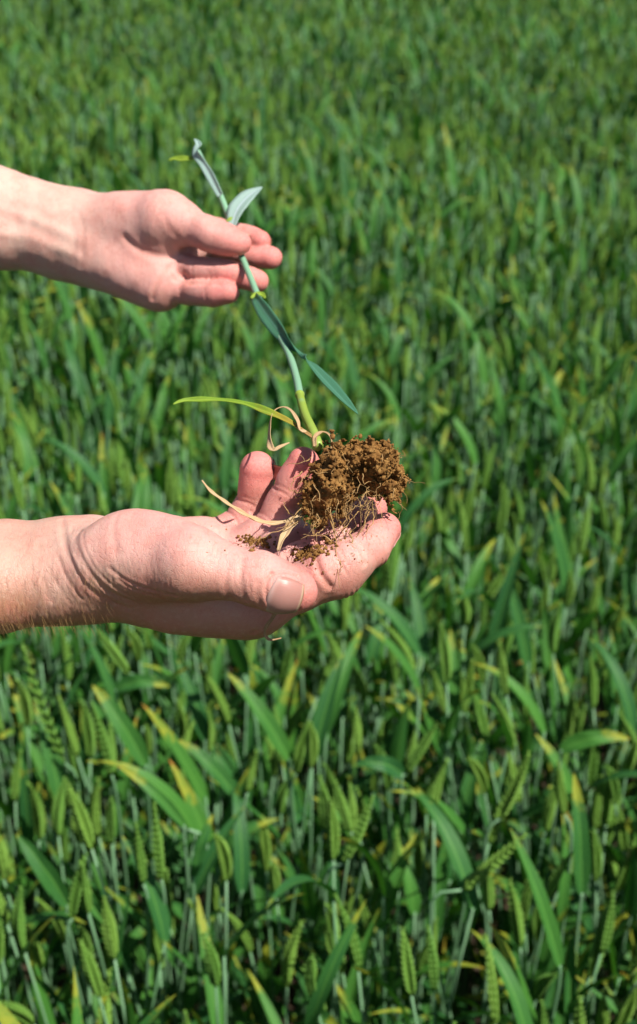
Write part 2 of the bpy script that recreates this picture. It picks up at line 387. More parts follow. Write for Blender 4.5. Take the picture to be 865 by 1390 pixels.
# in view and largest first
top = np.stack([pts[:, 0], pts[:, 1], 0.55 * scl], 1); cc = w2c(top)
px = 432.5 + F * cc[:, 0] / -cc[:, 2]; py = 695 - F * cc[:, 1] / -cc[:, 2]
inv = (px > -10) & (px < 875) & (py > 0) & (py < 1400) & (cc[:, 2] < 0)
order = np.where(inv)[0][np.argsort(-cc[inv, 2])]
hero = order[:270]; is_hero = np.zeros(N, bool); is_hero[hero] = True
# --- the individuals
def wheat_plant(v, loc, rot, s, label, group='green wheat stalks standing in the field'):
    e = empty('wheat_plant', loc); e.rotation_euler = rot; e.scale = (s, s, s)
    tag(e, label, 'wheat stalk', group)
    for kd, me in VMESH[v]:
        o = bpy.data.objects.new(kd, me); COL.objects.link(o); o.parent = e
    return e
ORD = ['first', 'second', 'third', 'fourth', 'fifth', 'sixth', 'seventh', 'eighth', 'ninth', 'tenth', 'eleventh', 'twelfth', 'thirteenth', 'fourteenth', 'fifteenth', 'sixteenth', 'seventeenth', 'eighteenth']
BANDS = [(1290, 1400, 'along the bottom edge'), (1200, 1290, 'in the second row from the bottom'), (1110, 1200, 'in the third row from the bottom'), (1030, 1110, 'in the fourth row from the bottom')]
spec = {}
for lo_, hi_, where in BANDS:
    mem = sorted([i for i in hero if (pick[i] % 16) < 10 and lo_ <= py[i] < hi_], key=lambda i: px[i])
    for q, i in enumerate(mem):
        if q >= len(ORD): break
        spec[int(i)] = '%s eared wheat stalk from the left %s' % (ORD[q], where)
for i in hero:
    v = int(pick[i]); eared = (v % 16) < 10
    lab = spec.get(int(i)) or ('green wheat stalk with a young ear half hidden among the near crop' if eared else 'leafy green wheat shoot without an ear among the near crop')
    wheat_plant(v, (pts[i, 0], pts[i, 1], 0), (tilt[i, 0], tilt[i, 1], rotz[i]), float(scl[i]), lab, 'near wheat stalks with ears' if eared else 'near wheat shoots without ears')
# --- stalks the photograph shows clearly, each set where it stands
def on_height(x, y, h):
    d = nrm(P(x, y, 0)); t_ = (h - CAM_H) * 1000 / float(d @ UP); return d * t_
def feature(kind, ax_, ay_, bx_, by_, width, label, h=0.62, age=0.0, seed=0, extra=1):
    A = on_height(ax_, ay_, h); dd = -A[2]; r = random.Random(seed)
    dx = (bx_ - ax_) / F * dd; dy = (ay_ - by_) / F * dd; up_f = math.sqrt(max(.2, 1 - float(nrm(A) @ UP) ** 2))
    Aw = c2w(A)
    if kind == 'ear': Bw = Aw + np.array([dx, 0, dy / up_f]) / 1000
    else: Bw = c2w(A + np.array([dx, dy, 12.0]))
    lx, ly = r.uniform(-.05, .05), r.uniform(0, .08)
    root_ = np.array([Aw[0] + lx, Aw[1] + ly, 0.0]); e = empty('wheat_plant', tuple(root_))
    tag(e, label, 'wheat stalk', 'wheat stalks standing out near the bottom')
    def add(nm, V, Fc, m_, tp=None, uu=None): mesh_obj(nm, V, Fc, m_, e, attrs={'tip': ('FLOAT', tp if tp is not None else np.zeros(len(V))), 'uu': ('FLOAT', uu if uu is not None else np.zeros(len(V)))})
    a = Aw - root_; b_ = Bw - root_
    sd_ = nrm(b_ - a) if kind == 'ear' else np.array([0, 0, 1.])
    V, Fc = tube(catmull([np.zeros(3), a * .5 + [0, 0, .0], a - sd_ * .05, a], 12), np.linspace(.0024, .0015, 12), 7); add('stem', V, Fc, M_STEM)
    if kind == 'ear':
        L_ = np.linalg.norm(b_ - a); V, Fc, tp = wheat_ear(a, b_ - a, (r.uniform(-1, 1), r.uniform(-1, 1), r.uniform(0, .25)), L_, seed + 50); add('ear', V, Fc, M_EAR, tp)
    else:
        n_ = 18; mid = (a + b_) / 2 + np.array([0, -.004, .012]); pth = catmull([a, (a + mid) / 2 + [0, 0, .003], mid, (mid + b_) / 2 + [0, 0, .002], b_], n_)
        tw = r.uniform(-.5, .5)
        nv_ = [nrm(RC @ np.array([.25 * r.choice([-1, 1]) * 0 + math.sin(tw * 2.2 * i / n_ + tw) * .9, .35, 1.0])) for i in range(n_)]
        wd = [width / F * dd / 1000 * min(1, .45 + 3.0 * i / n_) * (1 - (i / (n_ - 1)) ** 3.0) + .0005 for i in range(n_)]
        V, Fc, tp, uu = strip(pth, wd, nv_, .42, 7, 0, .035); add('leaf', V, Fc, M_LEAF, np.clip(tp * .8 + age, 0, 1.2), uu)
    for q in range(extra):
        f = r.uniform(.45, .72); V, Fc, tp, uu = wheat_leaf(0, r.uniform(.10, .16), r.uniform(.011, .016), r.uniform(.2, .6), r.choice([.1, .4, .9]), r.uniform(-1, 1), r.uniform(0, 6.28), seed * 7 + q, .05)
        add('leaf', V + a * f, Fc, M_LEAF, tp, uu)
FEAT = [('leaf', 393, 1030, 310, 912, 24, 'wheat stalk with one broad leaf slanting up to the left, below the cupped hand', .64, .02),
 ('leaf', 198, 1038, 128, 928, 27, 'wheat stalk with a broad dark leaf, lower left below the wrist', .64, .05),
 ('leaf', 92, 1228, 26, 1128, 28, 'wheat stalk with a wide leaf slanting to the left edge near the bottom', .63, 0),
 ('leaf', 634, 1176, 566, 1066, 24, 'wheat stalk with a long slanting leaf right of the bottom centre', .63, 0),
 ('leaf', 546, 1050, 482, 1036, 24, 'wheat stalk with a short level leaf pointing left below the cupped hand', .64, 0),
 ('leaf', 790, 1212, 776, 1046, 25, 'wheat stalk with an upright leaf tipped orange near the lower right corner', .62, .14),
 ('leaf', 322, 1082, 243, 1002, 22, 'wheat stalk with a leaf leaning left, one of two under the cupped hand', .62, .12),
 ('leaf', 158, 936, 232, 930, 22, 'wheat stalk with a level leaf pointing right just below the wrist', .64, .1),
 ('leaf', 762, 1018, 852, 1000, 24, 'wheat stalk with a level leaf pointing to the right edge', .64, .1),
 ('leaf', 760, 1310, 690, 1120, 24, 'wheat stalk with a long leaf rising through the lower right', .63, 0),
 ('leaf', 250, 1120, 162, 1036, 16, 'wheat stalk with a narrow orange tipped leaf left of the bottom centre', .65, .14),
 ('leaf', 262, 1190, 290, 1102, 18, 'wheat stalk with a yellow tipped leaf leaning right, left of the bottom centre', .62, .14),
 ('ear', 152, 1052, 143, 962, 0, 'wheat stalk with a long upright ear left of the broad dark leaf', .64, 0),
 ('ear', 88, 1036, 40, 892, 0, 'wheat stalk with the longest leaning ear at the lower left', .62, 0),
 ('ear', 195, 1200, 190, 1124, 0, 'left one of a pair of upright wheat ears near the bottom', .64, 0),
 ('ear', 219, 1194, 216, 1108, 0, 'right one of a pair of upright wheat ears near the bottom', .64, 0),
 ('ear', 98, 1246, 112, 1170, 0, 'plump wheat ear tilted right beside the wide leaf at bottom left', .65, 0),
 ('ear', 176, 914, 138, 858, 0, 'wheat ear leaning left just under the forearm', .63, 0),
 ('ear', 766, 1106, 744, 1034, 0, 'wheat ear leaning left at the right of the bottom half', .65, 0),
 ('ear', 680, 1110, 713, 1030, 0, 'wheat ear leaning right beside the level leaf', .65, 0),
 ('ear', 664, 1236, 660, 1178, 0, 'short upright wheat ear near the bottom right', .63, 0),
 ('ear', 628, 1208, 704, 1140, 0, 'thick wheat ear lying over to the right near the bottom', .66, 0),
 ('ear', 476, 1130, 452, 1064, 0, 'wheat ear leaning left right below the soil clod', .63, 0),
 ('ear', 466, 1172, 508, 1098, 0, 'wheat ear leaning right at the bottom centre', .64, 0),
 ('ear', 250, 1124, 202, 1062, 0, 'wheat ear lying over to the left beside the narrow leaf', .63, 0),
 ('ear', 402, 1050, 410, 984, 0, 'upright wheat ear right of the broad slanting leaf', .62, 0),
 ('ear', 336, 1076, 342, 1020, 0, 'small wheat ear below the broad slanting leaf', .62, 0),
 ('ear', 552, 1050, 586, 984, 0, 'wheat ear leaning right above the short level leaf', .63, 0)]
for q, (kd, a1, a2, b1_, b2_, wd_, lb, hh, ag) in enumerate(FEAT): feature(kd, a1, a2, b1_, b2_, wd_, lb, hh, ag, 900 + q, 2 if kd == 'ear' else 1)
# --- all the others: one object, instanced from its own base meshes by geometry nodes
bv, bf, bm_, bt, bu, bvar = [], [], [], [], [], []
off = 0
for k, parts in enumerate(VAR):
    for (kd, V, Fc, tp, uu) in parts:
        bv.append(V); bf += [tuple(x + off for x in q) for q in Fc]; bm_ += [{'stem': 0, 'ear': 1, 'leaf': 2}[kd]] * len(Fc)
        bt.append(tp if tp is not None else np.zeros(len(V))); bu.append(uu if uu is not None else np.zeros(len(V))); bvar.append(np.full(len(V), k)); off += len(V)
rest = np.where(~is_hero)[0]; R = len(rest)
allv = np.concatenate(bv + [np.stack([pts[rest, 0], pts[rest, 1], np.zeros(R)], 1)])
nb = off; z = lambda a, q: np.concatenate([np.asarray(a), np.asarray(q)])
field = mesh_obj('wheat_field', allv, bf, [M_STEM, M_EAR, M_LEAF], fmat=bm_, attrs={
    'tip': ('FLOAT', z(np.concatenate(bt), np.zeros(R))), 'uu': ('FLOAT', z(np.concatenate(bu), np.zeros(R))),
    'variant': ('INT', z(np.concatenate(bvar), np.full(R, -1))),
    'choose': ('INT', z(np.zeros(nb), pick[rest])),
    'turn': ('FLOAT_VECTOR', np.concatenate([np.zeros((nb, 3)), np.stack([tilt[rest, 0], tilt[rest, 1], rotz[rest]], 1)])),
    'size': ('FLOAT', z(np.zeros(nb), scl[rest]))})
tag(field, 'dense green wheat crop filling the whole background', 'wheat field', None, 'stuff')
ng = bpy.data.node_groups.new('grow_field', 'GeometryNodeTree')
ng.interface.new_socket('Geometry', in_out='INPUT', socket_type='NodeSocketGeometry')
ng.interface.new_socket('Geometry', in_out='OUTPUT', socket_type='NodeSocketGeometry')
gi = ng.nodes.new('NodeGroupInput'); go = ng.nodes.new('NodeGroupOutput')
def named(nm, tp):
    n_ = ng.nodes.new('GeometryNodeInputNamedAttribute'); n_.data_type = tp; n_.inputs[0].default_value = nm; return n_.outputs[0]
va = named('variant', 'INT')
def sep(k):
    c_ = ng.nodes.new('FunctionNodeCompare'); c_.data_type = 'INT'; c_.operation = 'EQUAL'; c_.inputs[3].default_value = k
    ng.links.new(va, c_.inputs[2])
    s_ = ng.nodes.new('GeometryNodeSeparateGeometry'); s_.domain = 'POINT'
    ng.links.new(gi.outputs[0], s_.inputs[0]); ng.links.new(c_.outputs[0], s_.inputs[1]); return s_.outputs[0]
jn = ng.nodes.new('GeometryNodeJoinGeometry')
for k in range(NV):
    q = ng.nodes.new('GeometryNodeGeometryToInstance'); ng.links.new(sep(k), q.inputs[0]); ng.links.new(q.outputs[0], jn.inputs[0])
ip = ng.nodes.new('GeometryNodeInstanceOnPoints')
ng.links.new(sep(-1), ip.inputs['Points']); ng.links.new(jn.outputs[0], ip.inputs['Instance'])
ip.inputs['Pick Instance'].default_value = True
ng.links.new(named('choose', 'INT'), ip.inputs['Instance Index']); ng.links.new(named('turn', 'FLOAT_VECTOR'), ip.inputs['Rotation']); ng.links.new(named('size', 'FLOAT'), ip.inputs['Scale'])
ng.links.new(ip.outputs[0], go.inputs[0])
md = field.modifiers.new('grow', 'NODES'); md.node_group = ng

# ------------------------------------------------------------------ implicit body modelling
def smin(a, b, k):
    h = np.maximum(k - np.abs(a - b), 0) / k
    return np.minimum(a, b) - h * h * (k * 0.25)
def cap(p, a, b, r1, r2, ax=None, s=1.0):
    a = np.asarray(a, np.float32); b = np.asarray(b, np.float32); ba = b - a; L2 = float(ba @ ba) + 1e-6
    pa = p - a; h = np.clip((pa @ ba) / L2, 0, 1)
    q = pa - h[:, None] * ba
    if ax is not None:
        ax = np.asarray(ax, np.float32); c_ = q @ ax; q = q + (c_ * (1 / s - 1))[:, None] * ax
        return (np.sqrt((q * q).sum(1)) - (r1 + h * (r2 - r1))) * min(1.0, (1 + s) / 2 if s < 1 else 1.0)
    return np.sqrt((q * q).sum(1)) - (r1 + h * (r2 - r1))
def polycap(p, pts_, rs, k=6):
    d = cap(p, pts_[0], pts_[1], rs[0], rs[1])
    for i in range(1, len(pts_) - 1): d = smin(d, cap(p, pts_[i], pts_[i + 1], rs[i], rs[i + 1]), k)
    return d
def surface_nets(fn, lo, hi, vox):
    lo = np.asarray(lo, float); nb_ = np.ceil((np.asarray(hi) - lo) / (vox * 4)).astype(int); n_ = nb_ * 4
    bs = vox * 4
    bi = np.stack(np.meshgrid(*[np.arange(q) for q in nb_], indexing='ij'), -1).reshape(-1, 3)
    bd = fn((lo + (bi + 0.5) * bs - vox * 0.5).astype(np.float32))
    G = np.repeat(np.repeat(np.repeat(bd.reshape(nb_), 4, 0), 4, 1), 4, 2).astype(np.float32)
    act = bi[np.abs(bd) < bs * 0.87 * 1.35 + 2.0]
    sub = np.stack(np.meshgrid(*[np.arange(4)] * 3, indexing='ij'), -1).reshape(-1, 3)
    idx = (act[:, None, :] * 4 + sub[None]).reshape(-1, 3)
    for s_ in range(0, len(idx), 400000):
        q = idx[s_:s_ + 400000]; G[q[:, 0], q[:, 1], q[:, 2]] = fn((lo + q * vox).astype(np.float32))
    neg = G < 0
    c8 = np.zeros(tuple(n_ - 1), np.int8)
    for dx in (0, 1):
        for dy in (0, 1):
            for dz in (0, 1): c8 += neg[dx:n_[0] - 1 + dx, dy:n_[1] - 1 + dy, dz:n_[2] - 1 + dz]
    mix = (c8 > 0) & (c8 < 8); ci = np.argwhere(mix); vid = -np.ones(mix.shape, np.int64); vid[mix] = np.arange(len(ci))
    acc = np.zeros((len(ci), 3)); cnt = np.zeros(len(ci))
    for ax in range(3):
        o = [q for q in range(3) if q != ax]
        for a_ in (0, 1):
            for b_ in (0, 1):
                s0 = ci.copy(); s0[:, o[0]] += a_; s0[:, o[1]] += b_; s1 = s0.copy(); s1[:, ax] += 1
                g0 = G[tuple(s0.T)]; g1 = G[tuple(s1.T)]; m_ = (g0 < 0) != (g1 < 0)
                tt = np.where(m_, g0 / np.where(m_, g0 - g1, 1), 0)
                pos = s0.astype(float); pos[:, ax] += tt
                acc[m_] += pos[m_]; cnt[m_] += 1
    V = lo + acc / cnt[:, None] * vox; Q = []
    for ax in range(3):
        o = [(ax + 1) % 3, (ax + 2) % 3]
        sl0 = [slice(1, n_[q] - 1) for q in range(3)]; sl0[ax] = slice(0, n_[ax] - 1)
        sl1 = list(sl0); sl1[ax] = slice(1, n_[ax])
        a0 = neg[tuple(sl0)]; a1 = neg[tuple(sl1)]; e = np.argwhere(a0 != a1)
        if not len(e): continue
        fl = a0[tuple(e.T)]
        base = e.copy(); base[:, o[0]] += 1; base[:, o[1]] += 1
        def cv(d0, d1):
            q = base.copy(); q[:, o[0]] -= d0; q[:, o[1]] -= d1; return vid[tuple(q.T)]
        f4 = np.stack([cv(1, 1), cv(0, 1), cv(0, 0), cv(1, 0)], 1)
        f4[~fl] = f4[~fl][:, ::-1]; Q.append(f4)
    return V, np.concatenate(Q)
def subdivide(V, Q):
    E = np.sort(np.concatenate([Q[:, [0, 1]], Q[:, [1, 2]], Q[:, [2, 3]], Q[:, [3, 0]]]), 1)
    key = E[:, 0] * len(V) + E[:, 1]; u, invx = np.unique(key, return_inverse=True)
    em = (V[u // len(V)] + V[u % len(V)]) / 2; n_ = len(Q); ei = invx.reshape(4, n_).T + len(V)
    fc = V[Q].mean(1); fi = np.arange(n_) + len(V) + len(em)
    NVv = np.concatenate([V, em, fc])
    NQ = np.concatenate([np.stack([Q[:, 0], ei[:, 0], fi, ei[:, 3]], 1), np.stack([ei[:, 0], Q[:, 1], ei[:, 1], fi], 1),
                         np.stack([fi, ei[:, 1], Q[:, 2], ei[:, 2]], 1), np.stack([ei[:, 3], fi, ei[:, 2], Q[:, 3]], 1)])
    return NVv, NQ
TET = np.array([[1, 1, 1], [1, -1, -1], [-1, 1, -1], [-1, -1, 1]], np.float32)
def grad(fn, V, e=0.35):
    g_ = np.zeros((len(V), 3), np.float32)
    for k in TET: g_ += k * fn((V + k * e).astype(np.float32))[:, None]
    return g_ / (4 * e)
def project(fn, V, it=2):
    for _ in range(it):
        d = fn(V.astype(np.float32)); g_ = grad(fn, V); l2 = np.maximum((g_ * g_).sum(1), 0.25)
        V = V - np.clip(d / l2, -1.5, 1.5)[:, None] * g_
    return V
def relax(V, Q, it=1, f=0.5):
    for _ in range(it):
        A = np.zeros_like(V); C_ = np.zeros(len(V))
        for a_, b_ in ((0, 1), (1, 2), (2, 3), (3, 0)):
            np.add.at(A, Q[:, a_], V[Q[:, b_]]); np.add.at(A, Q[:, b_], V[Q[:, a_]]); np.add.at(C_, Q[:, a_], 1); np.add.at(C_, Q[:, b_], 1)
        V = V * (1 - f) + f * A / C_[:, None]
    return V
def seg_dist(p, pl):
    d = np.full(len(p), 1e9, np.float32)
    for a, b_ in zip(pl[:-1], pl[1:]): d = np.minimum(d, cap(p, a, b_, 0, 0))
    return d
def trace(fn, px_, py_, z0=120, D=680.0):
    """first hit of the sight line through a picture point: gives the skin point a crease runs through"""
    dirv = nrm(P(px_, py_, 0, D)); t_ = D - z0
    for _ in range(60):
        d = float(fn((dirv * t_)[None].astype(np.float32))[0]); t_ += d * 0.8
        if d < 0.05: break
    return dirv * t_

def vnoise(p, sc, seed=0):
    g_ = np.random.default_rng(seed).random((32, 32, 32)).astype(np.float32)
    q = np.asarray(p, np.float32) * np.asarray(sc, np.float32) + 100.0; i = np.floor(q).astype(int); f = q - i; f = f * f * (3 - 2 * f); r_ = 0
    for dx in (0, 1):
        for dy in (0, 1):
            for dz in (0, 1):
                w_ = (f[:, 0] if dx else 1 - f[:, 0]) * (f[:, 1] if dy else 1 - f[:, 1]) * (f[:, 2] if dz else 1 - f[:, 2])
                r_ = r_ + w_ * g_[(i[:, 0] + dx) % 32, (i[:, 1] + dy) % 32, (i[:, 2] + dz) % 32]
    return r_ * 2 - 1

class Hand:
    def __init__(s, D, sign):
        s.D = D; s.sign = sign; s.fing = []; s.palm = []; s.arm = []; s.nails = []; s.creases = []; s.red = []
    def p(s, x, y, z=0): return P(x, y, z, s.D)
    def finger(s, pts_, rad, side, k=3.2, padf=1.0):
        pts_ = [np.asarray(q) for q in pts_]; prims = []
        pal = []
        for i in range(len(pts_) - 1):
            bn = nrm(pts_[i + 1] - pts_[i]); pal.append(nrm(np.cross(bn, side)) * s.sign)
        for i in range(len(pts_) - 1):
            a, b_ = pts_[i], pts_[i + 1]; m_ = (a + b_) / 2
            prims.append((a, m_, rad[i], (rad[i] + rad[i + 1]) / 2 * 0.95)); prims.append((m_, b_, (rad[i] + rad[i + 1]) / 2 * 0.95, rad[i + 1]))
            rr = (rad[i] + rad[i + 1]) / 2; ln = np.linalg.norm(b_ - a); bn = (b_ - a) / ln
            last = i == len(pts_) - 2
            c0 = a + bn * ln * 0.30 + pal[i] * rr * 0.26; c1 = a + bn * ln * (0.95 if last else 0.70) + pal[i] * rr * (0.16 if last else 0.26)
            prims.append((c0, c1, rr * 0.86 * padf, rr * (0.86 if not last else 0.84) * padf))
        s.fing.append((prims, k)); s.red.append((pts_, rad))
        return pal
    def sdf(s, p):
        base = None
        for (a, b_, r1, r2, k) in s.palm + s.arm:
            d = cap(p, a, b_, r1, r2); base = d if base is None else smin(base, d, k)
        res = base
        fd = []
        for prims, k in s.fing:
            f_ = None
            for (a, b_, r1, r2) in prims:
                d = cap(p, a, b_, r1, r2); f_ = d if f_ is None else smin(f_, d, k)
            fd.append(f_)
        out_ = base
        for f_, kb in zip(fd, s.kb): out_ = smin(out_, smin(base, f_, kb), 0.8)
        for (a, b_, r1, r2, k) in s.cut:      # hollows
            d = -cap(p, a, b_, r1, r2); h = np.maximum(k - np.abs(out_ - d), 0) / k
            out_ = np.maximum(out_, d) + h * h * (k * 0.25)
        return out_

# ------------------------------------------------------------------ the person
PALM_PINK = np.array([0.77, 0.42, 0.37]); SKIN_PALE = np.array([0.71, 0.455, 0.375]); SKIN_TAN_SHADE = np.array([0.45, 0.215, 0.125]); SKIN_RED = np.array([0.80, 0.22, 0.20])  # the brown serves both sun tan and painted shade of the undersides

# ---- right hand: palm up, coming in low from the left, thumb nearest the camera
RH = Hand(680.0, 1.0); p_ = RH.p
mI, mM, mR, mL = p_(352, 820, 2), p_(338, 794, -22), p_(322, 764, -46), p_(296, 744, -68)
sideR = nrm(mL - mI)
RH.finger([mI, p_(460, 780, 2), p_(502, 744, -10), p_(524, 718, -22)], [11.8, 10.6, 9.0, 7.4], sideR)
RH.finger([mM, p_(432, 752, -24), p_(480, 710, -36), p_(506, 691, -50)], [10.8, 10.0, 8.8, 7.4], sideR)
RH.finger([mR, p_(372, 716, -52), p_(392, 668, -46), p_(414, 628, -42)], [9.8, 9.0, 7.7, 7.8], nrm(sideR + 0.55 * RIGHT))
RH.finger([mL, p_(330, 708, -70), p_(347, 680, -66), p_(350, 636, -60)], [10.0, 8.8, 7.9, 8.8], nrm(sideR + 0.75 * RIGHT))
thumbR = [p_(262, 766, 26), p_(350, 786, 30), p_(404, 803, 28)]
RH.fing.append(([(thumbR[0], p_(308, 777, 29), 15.0, 11.8), (p_(308, 777, 29), thumbR[1], 11.8, 12.4), (thumbR[1], p_(380, 797, 30), 12.4, 11.4),
                 (p_(380, 797, 30), thumbR[2], 11.4, 9.2), (p_(372, 790, 22), p_(400, 798, 22), 10.6, 8.6)], 4.0)); RH.red.append((thumbR, [14, 12.4, 9.6]))
RH.side = sideR; RH.kb = [9, 9, 7, 7, 10]
wz = -20
RH.palm = [(p_(95, 790, -10), mI, 15, 12.5, 14), (p_(95, 782, -18), mM, 15, 12.0, 14), (p_(95, 772, -28), mR, 15, 11.5, 14), (p_(95, 762, -36), mL, 15, 11.0, 14),
           (p_(150, 762, 2), p_(262, 766, 24), 19.0, 15.4, 12), (p_(185, 740, 4), p_(232, 745, 12), 16.8, 15.2, 10),        # thumb metacarpal, thenar pad
           (p_(108, 766, -36), p_(275, 742, -58), 16, 14.5, 12),                                                           # heel of the hand, far side
           (p_(200, 808, -8), p_(345, 831, -10), 13.5, 11, 10), (p_(240, 818, -6), p_(330, 830, -2), 13, 11.5, 8),
           (p_(320, 775, -34), p_(392, 742, -40), 11, 9.5, 8), (p_(310, 760, -56), p_(352, 726, -56), 11, 9, 8), (p_(350, 778, -30), p_(412, 738, -44), 9, 8, 8), (p_(340, 760, -44), p_(396, 726, -46), 9, 7.5, 8),
           (p_(446, 770, 7), p_(474, 760, 6), 9.4, 9.0, 4)]
so = nrm(np.array([0, 0.49, -0.87]))
W = p_(118, 772, wz); FA = p_(0, 782, wz); FB = p_(-170, 790, wz); 
elbR = w2c([-0.385, 0.50, 1.17]); shR = w2c([-0.53, 0.50, 1.46])
RH.arm = []
for sg in (-1, 1):
    RH.arm += [(W + so * 9 * sg, FA + so * 10 * sg, 19.8, 20.6, 12), (FA + so * 10 * sg, FB + so * 8 * sg, 20.6, 26, 8), (FB + so * 8 * sg, elbR, 28, 38, 8)]
RH.arm += [(elbR, shR, 40, 48, 10)]
RH.cut = [(p_(345, 748, -20), p_(405, 735, -30), 5, 4, 7), (p_(262, 722, -36), p_(335, 730, -34), 6, 5, 8)]

# ---- left hand: higher and farther, palm towards the camera, pinching the stem
LH = Hand(950.0, -1.0); q_ = LH.p
sideL = nrm(np.array([-0.05, -1.0, 0.2]))
nI, nM, nR, nL = q_(243, 306, 0), q_(240, 332, 0), q_(234, 358, 8), q_(218, 388, 10)
LH.finger([nI, q_(296, 314, -14), q_(334, 322, 2), q_(355, 327, 8)], [9.8, 8.8, 7.6, 6.0], sideL)
LH.finger([nM, q_(292, 340, -10), q_(340, 347, 4), q_(368, 350, 8)], [9.8, 8.8, 7.9, 7.0], sideL)
LH.finger([nR, q_(272, 366, 22), q_(318, 372, 28), q_(350, 382, 24)], [9.4, 8.6, 7.7, 6.8], sideL)
LH.finger([nL, q_(256, 396, 18), q_(288, 399, 30), q_(309, 397, 33)], [9.2, 8.5, 8.2, 7.2], sideL)
thumbL = [q_(226, 296, 24), q_(280, 316, 34), q_(326, 330, 37)]
LH.fing.append(([(thumbL[0], q_(253, 304, 29), 14.5, 11.2), (q_(253, 304, 29), thumbL[1], 11.2, 10.6), (thumbL[1], q_(305, 324, 36), 10.6, 9.4), (q_(305, 324, 36), thumbL[2], 9.4, 7.2),
                 (q_(288, 322, 37), q_(316, 330, 39), 8.8, 7.6)], 4.0)); LH.red.append((thumbL, [13, 10.6, 7.6]))
LH.side = sideL; LH.kb = [6, 6, 4, 5, 12]
LH.palm = [(q_(90, 308, -10), nI, 14, 12, 20), (q_(90, 318, -10), nM, 14, 11.5, 20), (q_(90, 330, -10), nR, 14, 11.5, 20), (q_(92, 338, -8), nL, 14, 11.8, 20),
           (q_(115, 302, -4), thumbL[0], 12, 14.5, 18), (q_(168, 300, 5), q_(215, 306, 14), 14.5, 15.5, 16),
           (q_(135, 354, 2), q_(213, 388, 11), 12.5, 14, 16)]
V0 = q_(108, 318, -8); V1 = q_(0, 296, -8); V2 = q_(-130, 262, -10)
sv = nrm(np.array([-0.2, 1.0, 0.0]))
elbL = w2c([-0.44, 0.99, 1.30]); shL = w2c([-0.53, 0.93, 1.46])
LH.arm = []
for sg in (-1, 1):
    LH.arm += [(V0 + sv * 10.5 * sg, V1 + sv * 12 * sg, 18.0, 21.5, 14), (V1 + sv * 12 * sg, V2 + sv * 10 * sg, 21.5, 28, 6), (V2 + sv * 10 * sg, elbL, 28, 38, 8)]
LH.arm += [(elbL, shL, 40, 48, 10)]
LH.arm += [(q_(-10, 318, 4), q_(90, 335, 8), 6.0, 5.0, 9), (q_(40, 306, 8), q_(115, 330, 9), 4.5, 4, 8)]        # tendons of the inner wrist
LH.cut = [(q_(258, 336, 20), q_(292, 342, 20), 3, 3, 8)]

def finish_hand(H, box_lo, box_hi, vox, nsub, creases, wr_fn=None):
    V, Q = surface_nets(H.sdf, box_lo, box_hi, vox)
    V = project(H.sdf, V, 2)
    for _ in range(nsub):
        V, Q = subdivide(V, Q)
    V = relax(V, Q, 1, 0.5); V = project(H.sdf, V, 1)
    n_ = grad(H.sdf, V); n_ /= np.linalg.norm(n_, axis=1)[:, None] + 1e-9
    Vf = V.astype(np.float32); disp = np.zeros(len(V), np.float32); groove = np.zeros(len(V), np.float32)
    for pl, depth, wid in creases:
        pp = [trace(H.sdf, x, y, D=H.D) for x, y in pl]
        pp = catmull(pp, 3 * len(pp)) if len(pp) > 2 else pp
        lo_ = np.min(pp, 0) - 8; hi_ = np.max(pp, 0) + 8
        m_ = np.all((V > lo_) & (V < hi_), axis=1)
        d = seg_dist(Vf[m_], pp)
        gq = np.exp(-(d / wid) ** 2); disp[m_] -= depth * gq; groove[m_] += gq * min(1, depth)
        disp[m_] += depth * 0.35 * np.exp(-((d - wid * 2.0) / (wid * 1.1)) ** 2)
    for fi_, (pts_, rad) in enumerate(H.red):
        if fi_ == 4: continue
        skip0 = H is RH and fi_ > 1
        for q in range(1 if skip0 else 0, len(pts_) - 1):
            a0 = nrm(pts_[q + 1] - pts_[q]); b0 = nrm(pts_[q] - pts_[q - 1]) if q else a0
            bis = nrm(a0 + b0); pal = nrm(np.cross(bis, H.side)) * H.sign
            r_ = V - pts_[q]; dn = np.linalg.norm(r_, axis=1); near = dn < rad[q] * 1.9
            rr = r_[near]; pd = (rr @ pal) / (dn[near] + 1e-6)
            wob = 0.5 * np.sin(rr @ nrm(H.side) * 0.5 + q)
            for off_, dep_ in (((0.0, .55), (2.6, .25)) if q else ((9.0, .5),)):
                gq = np.exp(-(((rr @ bis) - off_ + wob) / 0.95) ** 2) * np.clip((pd - 0.1) * 2.2, 0, 1)
                disp[near] -= dep_ * gq; groove[near] += gq * 0.6
            if q and H is RH:
                gq = np.exp(-((rr @ bis) / 5.0) ** 2) * np.clip((-pd - .3) * 2, 0, 1); disp[near] += gq * (0.35 * np.sin((rr @ bis) * 2.2))
    if wr_fn is not None: disp += wr_fn(Vf, n_)
    V = V + n_ * disp[:, None]
    return V, Q, n_, groove

